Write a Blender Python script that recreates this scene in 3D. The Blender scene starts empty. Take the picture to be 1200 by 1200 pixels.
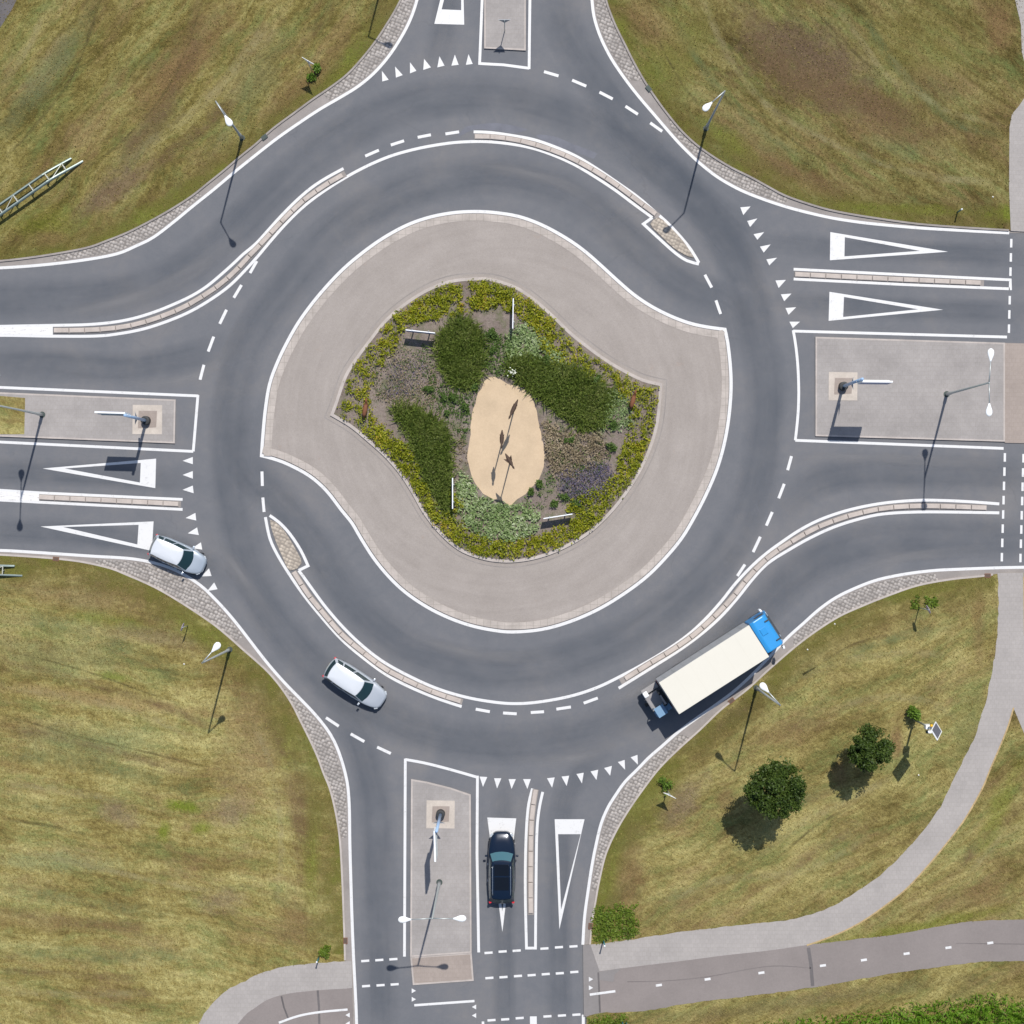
import bpy, bmesh, math, random
import numpy as np
from mathutils import Vector, Matrix
from mathutils.geometry import tessellate_polygon
random.seed(7); rng = np.random.default_rng(7)
sc = bpy.context.scene
R = math.radians
# ------------------------------------------------------------------ camera, sun, sky
S = 1200/72.0            # plan units (survey grid) per metre
CAMH = 118.0
cam = bpy.data.cameras.new('camera'); camo = bpy.data.objects.new('camera', cam)
sc.collection.objects.link(camo); camo.location = (0, 0, CAMH); camo.rotation_euler = (0, 0, 0)
cam.sensor_fit = 'HORIZONTAL'; cam.sensor_width = 36; cam.angle = 2*math.atan(36/CAMH)
cam.clip_start = 1; cam.clip_end = 6000
sc.camera = camo
ELEV = R(60); AZ = math.atan2(.25, .97)       # sun stands towards +Y, a little to +X
w = bpy.data.worlds.new('World'); sc.world = w; w.use_nodes = True
nt = w.node_tree; bg = nt.nodes['Background']
sky = nt.nodes.new('ShaderNodeTexSky'); sky.sky_type = 'NISHITA'; sky.sun_disc = False
sky.sun_elevation = ELEV; sky.sun_rotation = AZ
nt.links.new(sky.outputs[0], bg.inputs[0]); bg.inputs[1].default_value = .105
sun = bpy.data.lights.new('sun', 'SUN'); sun.energy = 4.25; sun.angle = R(.5); sun.color = (1, .955, .89)
suno = bpy.data.objects.new('sun', sun); sc.collection.objects.link(suno)
sd = Vector((math.sin(AZ)*math.cos(ELEV), math.cos(AZ)*math.cos(ELEV), math.sin(ELEV)))
suno.rotation_euler = sd.to_track_quat('Z', 'Y').to_euler(); suno.location = (0, 0, 60)
sc.view_settings.view_transform = 'Standard'; sc.view_settings.look = 'None'
sc.view_settings.exposure = 0.0; sc.view_settings.gamma = 1
# ------------------------------------------------------------------ node helpers
class NB:
    def __init__(s, name, rough=.9, spec=.3):
        s.m = bpy.data.materials.new(name); s.m.use_nodes = True
        s.t = s.m.node_tree; s.b = s.t.nodes['Principled BSDF']
        s.b.inputs['Roughness'].default_value = rough; s.b.inputs['Specular IOR Level'].default_value = spec
        s.co = s.n('ShaderNodeTexCoord').outputs['Object']
    def n(s, typ): return s.t.nodes.new(typ)
    def l(s, a, b): s.t.links.new(a, b)
    def put(s, sock, v):
        if isinstance(v, (int, float)): sock.default_value = v
        elif isinstance(v, (tuple, list)): sock.default_value = tuple(v) + ((1,) if len(v) == 3 and len(sock.default_value) == 4 else ())
        else: s.l(v, sock)
    def mapp(s, rot=0, scale=(1, 1, 1), loc=(0, 0, 0), src=None, typ='POINT'):
        if rot and tuple(scale) != (1, 1, 1):      # turn first, then stretch
            src = s.mapp(rot, (1, 1, 1), (0, 0, 0), src); rot = 0
        m = s.n('ShaderNodeMapping'); m.vector_type = typ; s.l(src or s.co, m.inputs[0])
        m.inputs[1].default_value = loc; m.inputs[2].default_value = (0, 0, rot); m.inputs[3].default_value = scale
        return m.outputs[0]
    def noise(s, scale, detail=4, rough=.6, vec=None, dist=0):
        n = s.n('ShaderNodeTexNoise'); s.l(vec or s.co, n.inputs['Vector'])
        n.inputs['Scale'].default_value = scale; n.inputs['Detail'].default_value = detail
        n.inputs['Roughness'].default_value = rough; n.inputs['Distortion'].default_value = dist
        return n.outputs[0]
    def ramp(s, f, stops):
        r = s.n('ShaderNodeValToRGB'); s.put(r.inputs[0], f); e = r.color_ramp.elements
        while len(e) < len(stops): e.new(.5)
        for i, (p, c) in enumerate(stops):
            e[i].position = p; e[i].color = (tuple(c) + (1,)) if not isinstance(c, (int, float)) else (c, c, c, 1)
        return r.outputs[0]
    def mix(s, f, a, b, mode='MIX'):
        m = s.n('ShaderNodeMix'); m.data_type = 'RGBA'; m.blend_type = mode
        s.put(m.inputs[0], f); s.put(m.inputs[6], a); s.put(m.inputs[7], b); return m.outputs[2]
    def math(s, op, a, b=0., c=0., clamp=False):
        m = s.n('ShaderNodeMath'); m.operation = op; m.use_clamp = clamp
        s.put(m.inputs[0], a); s.put(m.inputs[1], b); s.put(m.inputs[2], c); return m.outputs[0]
    def rmap(s, v, a, b, c=0., d=1.):
        m = s.n('ShaderNodeMapRange'); s.put(m.inputs[0], v)
        for i, q in enumerate((a, b, c, d)): m.inputs[i+1].default_value = q
        return m.outputs[0]
    def col(s, c): s.put(s.b.inputs['Base Color'], c); return s
    def bump(s, h, strength=.4, dist=.03):
        b = s.n('ShaderNodeBump'); b.inputs['Strength'].default_value = strength
        b.inputs['Distance'].default_value = dist; s.put(b.inputs['Height'], h); s.l(b.outputs[0], s.b.inputs['Normal']); return s
    def island(s):
        return s.n('ShaderNodeNewGeometry').outputs['Random Per Island']
    def uvw(s):
        u = s.n('ShaderNodeTexCoord').outputs['UV']; x = s.n('ShaderNodeSeparateXYZ'); s.l(u, x.inputs[0]); return u, x.outputs[0], x.outputs[1]
def c3(r, g, b): return (r, g, b)
def P(x, y, z=0.): return Vector(((x-600)/S, (600-y)/S, z))
# ------------------------------------------------------------------ materials
M = {}
def plain(name, c, rough=.6, spec=.4, metal=0., var=.0, vs=4):
    b = NB(name, rough, spec); b.b.inputs['Metallic'].default_value = metal
    if var: b.col(b.mix(b.noise(vs, 5, .65), tuple(x*(1-var) for x in c), tuple(min(1, x*(1+var)) for x in c)))
    else: b.col(c)
    M[name] = b.m; return b.m
def lawn_mat(name, rot, base, blobs, sc_=1.0, curve=None):
    b = NB(name, .95, .1)
    v0 = b.co
    nz = b.n('ShaderNodeTexNoise'); b.l(b.co, nz.inputs['Vector']); nz.inputs['Scale'].default_value = .12; nz.inputs['Detail'].default_value = 3
    off = b.n('ShaderNodeVectorMath'); off.operation = 'MULTIPLY_ADD'; b.l(nz.outputs[1], off.inputs[0]); off.inputs[1].default_value = (3.4, 3.4, 0); b.l(b.co, off.inputs[2])
    wv = off.outputs[0]
    st = b.noise(1.0, 6, .62, b.mapp(rot, (.07, .62, 1), src=wv))
    st2 = b.noise(1.0, 7, .72, b.mapp(rot, (.6, 2.8, 1), (5, 3, 0), src=wv))
    pa = b.noise(.17, 7, .66, wv); fi = b.noise(4.2, 8, .78); ff = b.noise(1.5, 8, .75, b.mapp(rot+.5, (1, 2.0, 1), src=wv))
    v = b.math('ADD', b.math('MULTIPLY', st, .38), b.math('MULTIPLY', pa, .30))
    v = b.math('ADD', v, b.math('MULTIPLY', st2, .24)); v = b.math('ADD', v, b.math('MULTIPLY', ff, .2))
    v = b.math('ADD', v, b.math('MULTIPLY', fi, .22))
    v = b.rmap(v, .575, .755)
    dk, mid, lt, straw = base
    col = b.ramp(v, [(.0, dk), (.38, mid), (.62, lt), (1., straw)])
    gn = b.rmap(b.noise(.42, 9, .78, b.mapp(rot, (.5, 1.3, 1), (20, 8, 0), src=wv)), .48, .64)
    col = b.mix(b.math('MULTIPLY', gn, .62), col, (.145, .19, .062))
    bn = b.rmap(b.noise(.30, 9, .76, b.mapp(rot, (.4, 1.3, 1), (-9, 30, 0), src=wv)), .50, .66)
    col = b.mix(b.math('MULTIPLY', bn, .62), col, (.235, .155, .078))
    dn = b.noise(.55, 8, .75)
    for (x, y, rx, ry, a, c, k) in blobs:
        p = P(x, y)
        m = b.mapp(R(a), (1, 1, 1), (0, 0, 0))
        # place then rotate then scale: subtract the centre first
        sb = b.n('ShaderNodeVectorMath'); sb.operation = 'SUBTRACT'; b.l(b.co, sb.inputs[0]); sb.inputs[1].default_value = p
        mm = m.node; b.l(sb.outputs[0], mm.inputs[0])
        mm.vector_type = 'POINT'
        # Mapping scales before it rotates: use two nodes
        mm.inputs[3].default_value = (1, 1, 1)
        m2 = b.mapp(0, (S/rx, S/ry, 1), src=mm.outputs[0])
        ln = b.n('ShaderNodeVectorMath'); ln.operation = 'LENGTH'; b.l(m2, ln.inputs[0])
        d = b.math('ADD', ln.outputs['Value'], b.math('MULTIPLY', b.math('SUBTRACT', dn, .5), 2.6))
        col = b.mix(b.math('MULTIPLY', b.rmap(d, 1.15, .35), k), col, c)
    g = b.noise(7, 5, .8, b.mapp(rot+1.1, (.45, 1.3, 1), src=wv)); g2 = b.noise(15, 3, .8, b.mapp(rot-.4, (.4, 1.1, 1)))
    col = b.mix(.8, col, b.ramp(g, [(.28, .28), (.72, .72)]), 'OVERLAY')
    col = b.mix(.6, col, b.ramp(g2, [(.28, .27), (.72, .73)]), 'OVERLAY')
    b.col(col); b.bump(b.math('ADD', g, b.math('MULTIPLY', fi, 2.)), .9, .06)
    M[name] = b.m
DK, BRN, GRN, STR, MAU = (.115, .088, .045), (.20, .125, .06), (.15, .19, .022), (.34, .29, .13), (.21, .15, .105)
lawn_mat('grass_northwest', R(-50), ((.085, .068, .018), (.158, .128, .038), (.220, .185, .060), (.31, .27, .105)),
         [(215, 75, 25, 110, 40, BRN, .75), (170, 160, 18, 60, 45, (.13, .10, .05), .6), (130, 225, 60, 16, -35, MAU, .6),
          (190, 245, 80, 14, -28, GRN, .7), (70, 260, 60, 20, -5, GRN, .35), (50, 90, 80, 16, -55, (.15, .17, .09), .45), (30, 60, 90, 7, -58, STR, .35),
          (350, 105, 50, 16, -40, BRN, .6), (410, 70, 60, 14, -55, GRN, .6), (60, 280, 22, 10, 0, BRN, .5), (300, 90, 26, 60, 30, (.2,.2,.1), .35)])
lawn_mat('grass_northeast', R(38), ((.075, .057, .018), (.135, .108, .036), (.188, .158, .055), (.27, .235, .095)),
         [(950, 75, 100, 50, 25, (.135, .092, .06), .85), (1000, 120, 150, 30, 22, (.16, .105, .055), .6), (1090, 100, 50, 20, 10, (.17, .115, .06), .5), (880, 170, 60, 25, 35, (.17, .11, .055), .5), (800, 60, 30, 60, 30, (.15, .105, .05), .5), (790, 70, 40, 70, 30, GRN, .35), (1080, 50, 70, 50, 0, (.16, .15, .04), .4),
          (930, 205, 70, 14, 22, BRN, .55), (770, 30, 50, 16, 40, BRN, .5), (1180, 250, 40, 12, 0, GRN, .7), (1060, 245, 110, 7, 3, GRN, .6), (860, 170, 50, 12, 38, GRN, .55),
          (1170, 30, 18, 40, 0, (.2, .12, .06), .6), (1050, 175, 40, 10, 20, (.16, .2, .08), .5)])
lawn_mat('grass_southwest', R(8), ((.148, .112, .036), (.255, .207, .070), (.32, .274, .102), (.43, .383, .158)),
         [(330, 860, 18, 60, -20, GRN, .6), (365, 1000, 12, 110, 0, GRN, .55), (240, 745, 80, 14, 35, GRN, .6), (150, 690, 90, 12, 10, BRN, .5),
          (140, 730, 60, 14, 12, GRN, .4), (215, 945, 22, 8, 10, GRN, .9), (192, 975, 9, 14, 0, GRN, .8), (235, 970, 16, 9, 0, GRN, .7), (345, 1080, 30, 34, 0, BRN, .6),
          (270, 950, 26, 22, 0, MAU, .6), (140, 955, 26, 14, 20, MAU, .55), (260, 1055, 34, 16, 0, MAU, .5), (350, 930, 20, 40, 0, (.24, .16, .08), .5),
          (20, 670, 20, 14, 0, GRN, .6), (130, 792, 26, 6, 8, GRN, .7), (170, 745, 70, 12, 10, MAU, .5), (60, 1080, 90, 12, 4, BRN, .45), (30, 850, 70, 14, 5, BRN, .4), (120, 820, 150, 9, 8, (.30, .20, .10), .5), (90, 700, 90, 14, 10, (.27, .19, .10), .5), (110, 870, 90, 25, 5, (.22, .24, .11), .5), (60, 1010, 90, 12, 3, (.24, .27, .13), .5), (290, 900, 40, 60, 0, (.28, .20, .10), .5), (60, 770, 100, 25, 6, (.21, .23, .10), .45), (300, 840, 50, 60, 0, BRN, .35)])
lawn_mat('grass_southeast', R(-28), ((.125, .098, .031), (.220, .179, .062), (.29, .244, .090), (.39, .34, .138)),
         [(960, 725, 90, 12, -28, GRN, .65), (870, 830, 60, 10, -40, (.12, .09, .05), .6), (1060, 695, 90, 9, -8, GRN, .6), (760, 930, 40, 60, 25, GRN, .5), (715, 1020, 14, 50, 12, GRN, .7),
          (740, 1030, 26, 40, 0, BRN, .6), (800, 940, 18, 40, 40, MAU, .6), (1050, 870, 10, 26, 0, BRN, .8), (985, 905, 10, 14, 0, BRN, .6), (850, 935, 14, 14, 0, BRN, .6), (920, 860, 50, 16, -10, BRN, .5),
          (1135, 850, 16, 60, 15, (.15, .17, .06), .5), (1147, 730, 8, 60, 0, BRN, .5), (1080, 1085, 140, 8, -12, GRN, .5), (1170, 950, 12, 70, 25, GRN, .45), (1150, 1050, 60, 16, -8, BRN, .5), (960, 765, 50, 10, -30, STR, .35), (960, 1170, 200, 9, -8, (.15, .13, .06), .5)])
def asphalt():
    b = NB('asphalt', .82, .3)
    a = b.noise(.16, 6, .6, dist=.6); f = b.noise(9, 6, .8); g = b.noise(45, 3, .8); h = b.noise(1.3, 6, .7)
    col = b.ramp(b.math('ADD', b.math('MULTIPLY', a, .65), b.math('MULTIPLY', h, .35)), [(.3, (.122, .130, .146)), (.5, (.148, .152, .165)), (.74, (.190, .183, .182))])
    col = b.mix(.5, col, b.ramp(f, [(.3, .44), (.7, .56)]), 'OVERLAY'); col = b.mix(.5, col, b.ramp(g, [(.25, .36), (.75, .64)]), 'OVERLAY')
    cr = b.n('ShaderNodeTexVoronoi'); cr.feature = 'DISTANCE_TO_EDGE'; wn = b.n('ShaderNodeVectorMath'); wn.operation = 'MULTIPLY_ADD'; nn = b.n('ShaderNodeTexNoise'); b.l(b.co, nn.inputs['Vector']); nn.inputs['Scale'].default_value = .7; nn.inputs['Detail'].default_value = 6; b.l(nn.outputs[1], wn.inputs[0]); wn.inputs[1].default_value = (1.6, 1.6, 0); b.l(b.co, wn.inputs[2]); b.l(wn.outputs[0], cr.inputs['Vector']); cr.inputs['Scale'].default_value = .13
    ck = b.math('MULTIPLY', b.rmap(cr.outputs['Distance'], .004, .0015), b.rmap(b.noise(.12, 3, .5, b.mapp(0, (1, 1, 1), (4, 4, 0))), .5, .56))
    col = b.mix(b.math('MULTIPLY', ck, .2), col, (.09, .09, .095))
    sp_ = b.rmap(b.noise(1.9, 3, .9, b.mapp(0, (1, 1, 1), (8, 1, 0))), .70, .76); col = b.mix(b.math('MULTIPLY', sp_, .35), col, (.10, .10, .105))
    b.col(col).bump(g, .3, .01); M['asphalt'] = b.m
asphalt()
def overlay(name, colr, prof, k, along=.12, across=2.2, rough=.85, rag_=False):
    """a stain laid over the surface: opacity from the position across the strip and streaky noise"""
    b = NB(name, rough, .2); uv, u, v = b.uvw()
    c = b.n('ShaderNodeCombineXYZ'); b.l(b.math('MULTIPLY', u, along), c.inputs[0]); b.l(b.math('MULTIPLY', v, across), c.inputs[1])
    nz = b.noise(1., 5, .6, c.outputs[0]); nb = b.noise(.3, 4, .6)
    al = b.math('MULTIPLY', b.ramp(v, prof), b.rmap(nz, .2, .7)); al = b.math('MULTIPLY', al, b.rmap(nb, .25, .6, .35, 1.)); al = b.math('MULTIPLY', al, k)
    fu = b.n('ShaderNodeUVMap'); fu.uv_map = 'Fade'; fx = b.n('ShaderNodeSeparateXYZ'); b.l(fu.outputs[0], fx.inputs[0]); al = b.math('MULTIPLY', al, b.rmap(fx.outputs[0], 0., 1.))
    if rag_: al = b.math('MULTIPLY', al, b.rmap(b.noise(.8, 8, .75), .38, .58, .15, 1.))
    b.col(colr); b.l(al, b.b.inputs['Alpha']); M[name] = b.m; return b
overlay('tyre_film', (.115, .132, .160), [(0, 0.), (.3, .8), (.5, .68), (.72, .85), (1, 0.)], .62, .05, 1.5)
overlay('scuffed_asphalt', (.30, .295, .30), [(0, 0.), (.5, 1.), (1, 0.)], .75, .12, 3.)
b = overlay('green_fringe', (.15, .165, .028), [(0, 1.), (.3, .75), (1, 0.)], 1., .3, 1.2, .85, True)
g = b.noise(10, 5, .8); b.col(b.mix(g, (.10, .115, .016), (.25, .255, .05)))
b = overlay('dry_fringe', (.15, .10, .055), [(0, .9), (.4, .7), (1, 0.)], .85, .35, 1., .85, True); g = b.noise(10, 5, .8); b.col(b.mix(g, (.11, .07, .028), (.31, .205, .10)))
def paint():
    b = NB('white_paint', .55, .4); n = b.noise(2.2, 8, .75); f = b.noise(14, 5, .8)
    b.col(b.mix(b.rmap(b.math('ADD', b.math('MULTIPLY', n, .6), b.math('MULTIPLY', f, .4)), .54, .66), (.67, .67, .67), (.40, .395, .39))); M['white_paint'] = b.m
    b = NB('worn_paint', .6, .4); n = b.noise(3, 9, .8, b.mapp(0, (.6, 2.2, 1)))
    b.col(b.mix(b.rmap(n, .54, .64), (.71, .70, .69), (.36, .34, .33))); M['worn_paint'] = b.m
paint()
def conc(name, c, var=.12, tile=None, joint=.75, rot=0, big=.4, speck=.4):
    b = NB(name, .88, .25); a = b.noise(big, 6, .65); f = b.noise(7, 6, .8); g = b.noise(30, 3, .8)
    col = b.mix(b.rmap(a, .3, .7), tuple(x*(1-var) for x in c), tuple(x*(1+var) for x in c))
    if tile:
        br = b.n('ShaderNodeTexBrick'); b.l(b.mapp(rot), br.inputs['Vector']); br.offset = tile[2] if len(tile) > 2 else .5
        br.inputs['Scale'].default_value = 1; br.inputs['Brick Width'].default_value = tile[0]; br.inputs['Row Height'].default_value = tile[1]
        br.inputs['Mortar Size'].default_value = .018; br.inputs['Mortar Smooth'].default_value = .6
        br.inputs['Color1'].default_value = (.965, .965, .965, 1); br.inputs['Color2'].default_value = (1.03, 1.03, 1.03, 1); br.inputs['Mortar'].default_value = (joint, joint, joint*.97, 1)
        col = b.mix(1., col, br.outputs[0], 'MULTIPLY')
    col = b.mix(speck, col, b.ramp(f, [(.3, .42), (.7, .58)]), 'OVERLAY'); col = b.mix(.35, col, b.ramp(g, [(.25, .36), (.75, .64)]), 'OVERLAY')
    b.col(col).bump(f, .2, .01); M[name] = b.m; return b
conc('median_paving', (.325, .302, .290), .13, (.3, .3, .5), .92)
conc('median_paving_brown', (.325, .275, .245), .08, (.3, .3, .5), .92)
conc('pad_concrete', (.50, .445, .39), .14, big=1.2)
conc('kerb_concrete', (.44, .395, .365), .15, big=.8)
conc('shaded_kerb', (.30, .27, .25), .2, big=.8)  # kerb concrete with shade put into its colour, for the northern kerbs
conc('kerb_band', (.43, .385, .35), .16, (.5, .5, 0.), .72, 0, .9)
conc('block_concrete', (.47, .415, .375), .14, big=1.0)
conc('verge_concrete', (.28, .255, .24), .15, big=.5)
conc('footway_tiles', (.355, .330, .315), .08, (.3, .3, .5), .90)
conc('cycle_asphalt', (.232, .205, .195), .10, big=.25)
conc('crossing_asphalt', (.225, .21, .205), .08, big=.4)
conc('patch_asphalt', (.16, .165, .19), .12, big=1.)
conc('joint_dark', (.13, .12, .12), .2); conc('crack_grey', (.18, .16, .155), .2)
conc('sand_edge', (.42, .31, .16), .2, big=2)
b = conc('gravel_sand', (.545, .42, .285), .10, big=.6)
def apron():
    b = NB('apron_concrete', .9, .2)
    # polar position round the island: tyre marks run round it
    sb = b.n('ShaderNodeVectorMath'); sb.operation = 'SUBTRACT'; b.l(b.co, sb.inputs[0]); sb.inputs[1].default_value = P(585, 490)
    ln = b.n('ShaderNodeVectorMath'); ln.operation = 'LENGTH'; b.l(sb.outputs[0], ln.inputs[0])
    xs = b.n('ShaderNodeSeparateXYZ'); b.l(sb.outputs[0], xs.inputs[0]); th = b.math('ARCTAN2', xs.outputs[1], xs.outputs[0])
    c = b.n('ShaderNodeCombineXYZ'); b.l(b.math('MULTIPLY', ln.outputs['Value'], 1.6), c.inputs[0]); b.l(b.math('MULTIPLY', th, 2.2), c.inputs[1])
    st = b.noise(1., 7, .65, c.outputs[0]); a = b.noise(.35, 6, .65); f = b.noise(8, 6, .8); g = b.noise(32, 3, .8)
    col = b.ramp(b.math('ADD', b.math('MULTIPLY', st, .5), b.math('MULTIPLY', a, .5)), [(.3, (.280, .249, .226)), (.5, (.322, .288, .263)), (.7, (.368, .330, .303))])
    rs = b.rmap(b.noise(.5, 7, .7, b.mapp(0, (1, 1, 1), (3, 9, 0))), .64, .74)
    col = b.mix(b.math('MULTIPLY', rs, .45), col, (.36, .25, .19))
    col = b.mix(.5, col, b.ramp(f, [(.3, .42), (.7, .58)]), 'OVERLAY'); col = b.mix(.5, col, b.ramp(g, [(.25, .34), (.75, .66)]), 'OVERLAY')
    b.col(col).bump(g, .3, .01); M['apron_concrete'] = b.m
apron()
def cobble(name, size, cell, gap):
    b = NB(name, .9, .2); v = b.n('ShaderNodeTexVoronoi'); b.l(b.mapp(.4), v.inputs['Vector']); v.inputs['Scale'].default_value = size; v.inputs['Randomness'].default_value = .38
    hs = b.n('ShaderNodeSeparateColor'); b.l(v.outputs['Color'], hs.inputs[0])
    base = b.mix(hs.outputs[0], tuple(x*.8 for x in cell), tuple(x*1.18 for x in cell)); n = b.noise(8, 5, .8)
    d = b.math('ADD', v.outputs['Distance'], b.math('MULTIPLY', b.math('SUBTRACT', n, .5), .25))
    e = b.rmap(d, .56, .40); pres = b.rmap(b.noise(.7, 5, .7), .36, .5, .45, 1.)
    base = b.mix(.5, base, b.ramp(n, [(.3, .4), (.7, .6)]), 'OVERLAY')
    b.col(b.mix(b.math('MULTIPLY', e, pres), gap, base)).bump(b.rmap(v.outputs['Distance'], .6, .2), .8, .05); M[name] = b.m
cobble('cobbles', 4.3, (.385, .355, .330), (.215, .195, .18)); cobble('small_cobbles', 4.2, (.44, .385, .32), (.30, .26, .22))
def soil():
    b = NB('garden_soil', .95, .1); a = b.noise(.45, 8, .7); f = b.noise(5, 8, .8); g = b.noise(18, 4, .8)
    col = b.ramp(b.math('ADD', b.math('MULTIPLY', a, .45), b.math('MULTIPLY', f, .55)), [(.32, (.12, .095, .08)), (.47, (.21, .17, .15)), (.6, (.28, .235, .205)), (.75, (.40, .34, .28))])
    gn = b.rmap(b.noise(.9, 8, .75, b.mapp(0, (1, 1, 1), (7, 2, 0))), .5, .62)
    col = b.mix(b.math('MULTIPLY', gn, .55), col, (.10, .13, .045)); col = b.mix(.6, col, b.ramp(g, [(.25, .3), (.75, .7)]), 'OVERLAY')
    b.col(col).bump(f, 1., .08); M['garden_soil'] = b.m
soil()
def leafmat(name, cols, trans=.25, rough=.55, pos=.6):
    b = NB(name, rough, .3); r = b.island(); n = b.noise(pos, 5, .7)
    v = b.math('ADD', b.math('MULTIPLY', r, .55), b.math('MULTIPLY', b.rmap(n, .3, .7), .45))
    k = len(cols)-1; b.col(b.ramp(v, [(i/k, c) for i, c in enumerate(cols)]))
    b.b.inputs['Transmission Weight'].default_value = 0.
    tr = b.n('ShaderNodeBsdfTranslucent'); b.l(b.b.inputs['Base Color'].links[0].from_socket, tr.inputs[0])
    mx = b.n('ShaderNodeMixShader'); mx.inputs[0].default_value = trans; b.l(b.b.outputs[0], mx.inputs[1]); b.l(tr.outputs[0], mx.inputs[2])
    b.l(mx.outputs[0], b.t.nodes['Material Output'].inputs[0]); M[name] = b.m
leafmat('tree_leaf', [(.018, .036, .006), (.036, .066, .009), (.066, .108, .016), (.11, .145, .03)], .14)
leafmat('young_leaf', [(.06, .12, .012), (.12, .21, .022), (.19, .30, .04)])
leafmat('reed_leaf', [(.07, .15, .010), (.13, .26, .016), (.20, .37, .028), (.28, .46, .05)], .45)
leafmat('border_leaf', [(.05, .065, .006), (.17, .20, .010), (.27, .30, .014), (.40, .38, .03), (.38, .17, .035)], pos=.9)
leafmat('clump_blade', [(.14, .20, .035), (.22, .31, .06), (.31, .39, .10), (.44, .46, .19)], .5)
leafmat('silver_leaf', [(.10, .16, .045), (.20, .29, .10), (.32, .40, .19), (.60, .64, .46)])
leafmat('dry_leaf', [(.12, .10, .05), (.24, .19, .12), (.38, .31, .20), (.48, .42, .30)])
leafmat('lavender_leaf', [(.08, .10, .06), (.12, .12, .14), (.17, .14, .23), (.26, .2, .3)])
leafmat('shrub_leaf', [(.05, .09, .018), (.09, .155, .03), (.14, .22, .05)])
leafmat('turf_blade', [(.13, .14, .025), (.245, .205, .062), (.34, .27, .092), (.45, .37, .155)], pos=.35)
leafmat('weed_leaf', [(.08, .14, .014), (.17, .25, .03), (.28, .36, .06)], .4)
plain('white_flower', (.8, .82, .7), .6)
plain('galvanised', (.47, .50, .50), .45, .5, .55, .12)
plain('pole_grey', (.36, .38, .37), .5, .5, .3, .1)
plain('dark_post', (.05, .07, .065), .6)
plain('lamp_white', (.86, .88, .90), .35, .5)
plain('rail_steel', (.25, .31, .29), .45, .5, .35, .18)
plain('rail_light', (.48, .48, .41), .5, .5, .2, .1)
plain('black_rubber', (.022, .023, .025), .8)
plain('drum_black', (.03, .033, .036), .6)
plain('sign_white', (.84, .86, .88), .4, .5)
plain('sign_blue', (.05, .16, .42), .4, .5)
plain('sign_edge_blue', (.33, .48, .70), .4, .5)
plain('sign_back', (.27, .30, .34), .5, .4, .3)
plain('sign_red', (.6, .04, .03), .4)
plain('corten', (.20, .085, .045), .8, .2, 0, .3, 6)
plain('bronze_brown', (.075, .048, .035), .7, .3, 0, .2, 6)
plain('bark', (.12, .095, .07), .95, .1, 0, .3, 8)
plain('silver_paint', (.50, .54, .59), .32, .5, .3, .03, .8)
plain('silver_paint_blue', (.44, .50, .57), .32, .5, .3, .03, .8)
plain('silver_roof', (.66, .69, .73), .35, .5, .15, .02, .8)
plain('navy_paint', (.006, .015, .035), .16, .6, .2)
plain('car_glass', (.012, .035, .042), .12, .6)
plain('navy_glass', (.05, .13, .16), .10, .7)
plain('roof_glass', (.004, .006, .010), .08, .6)
plain('chrome', (.75, .77, .8), .2, .5, .9)
plain('tail_red', (.55, .03, .04), .3)
plain('headlamp', (.42, .46, .5), .15, .6)
plain('rim', (.5, .5, .52), .35, .5, .8)
plain('plate_white', (.75, .72, .45), .5)
plain('truck_blue', (.030, .27, .62), .28, .5, 0, .05, 1.)
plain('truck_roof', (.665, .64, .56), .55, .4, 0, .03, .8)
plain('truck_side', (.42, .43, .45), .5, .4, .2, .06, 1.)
plain('seam_cream', (.635, .61, .53), .6)
plain('truck_frame', (.05, .055, .06), .6)
plain('forklift_blue', (.17, .30, .45), .5)
plain('forklift_grey', (.28, .27, .27), .6, .4, 0, .2, 5)
plain('beacon_yellow', (.8, .45, .02), .4)
plain('panel_cells', (.075, .085, .115), .25, .6)
plain('rust_cover', (.20, .10, .065), .9, .2, 0, .2, 8)
plain('litter_white', (.7, .7, .66), .8)
plain('post_teal', (.05, .20, .22), .5)
plain('mauve_plate', (.40, .33, .42), .5)
# ------------------------------------------------------------------ geometry helpers
COL = sc.collection
def tag(o, label=None, cat=None, group=None, kind=None):
    if label: o['label'] = label
    if cat: o['category'] = cat
    if group: o['group'] = group
    if kind: o['kind'] = kind
    return o
def link(name, me, mat, parent=None, smooth=False):
    for m in (mat if isinstance(mat, list) else [mat]): me.materials.append(M[m] if isinstance(m, str) else m)
    if smooth: me.polygons.foreach_set('use_smooth', [True]*len(me.polygons))
    o = bpy.data.objects.new(name, me); COL.objects.link(o); o.parent = parent; return o
def thing(name, label, cat, loc=(0, 0, 0), rz=0., group=None):
    o = bpy.data.objects.new(name, None); COL.objects.link(o); o.location = loc; o.rotation_euler = (0, 0, rz); o.empty_display_size = .2
    return tag(o, label, cat, group)
def copy_tree(o, parent=None):
    c = o.copy(); COL.objects.link(c); c.parent = parent
    for ch in [x for x in bpy.data.objects if x.parent == o]: copy_tree(ch, c)
    return c
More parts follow.
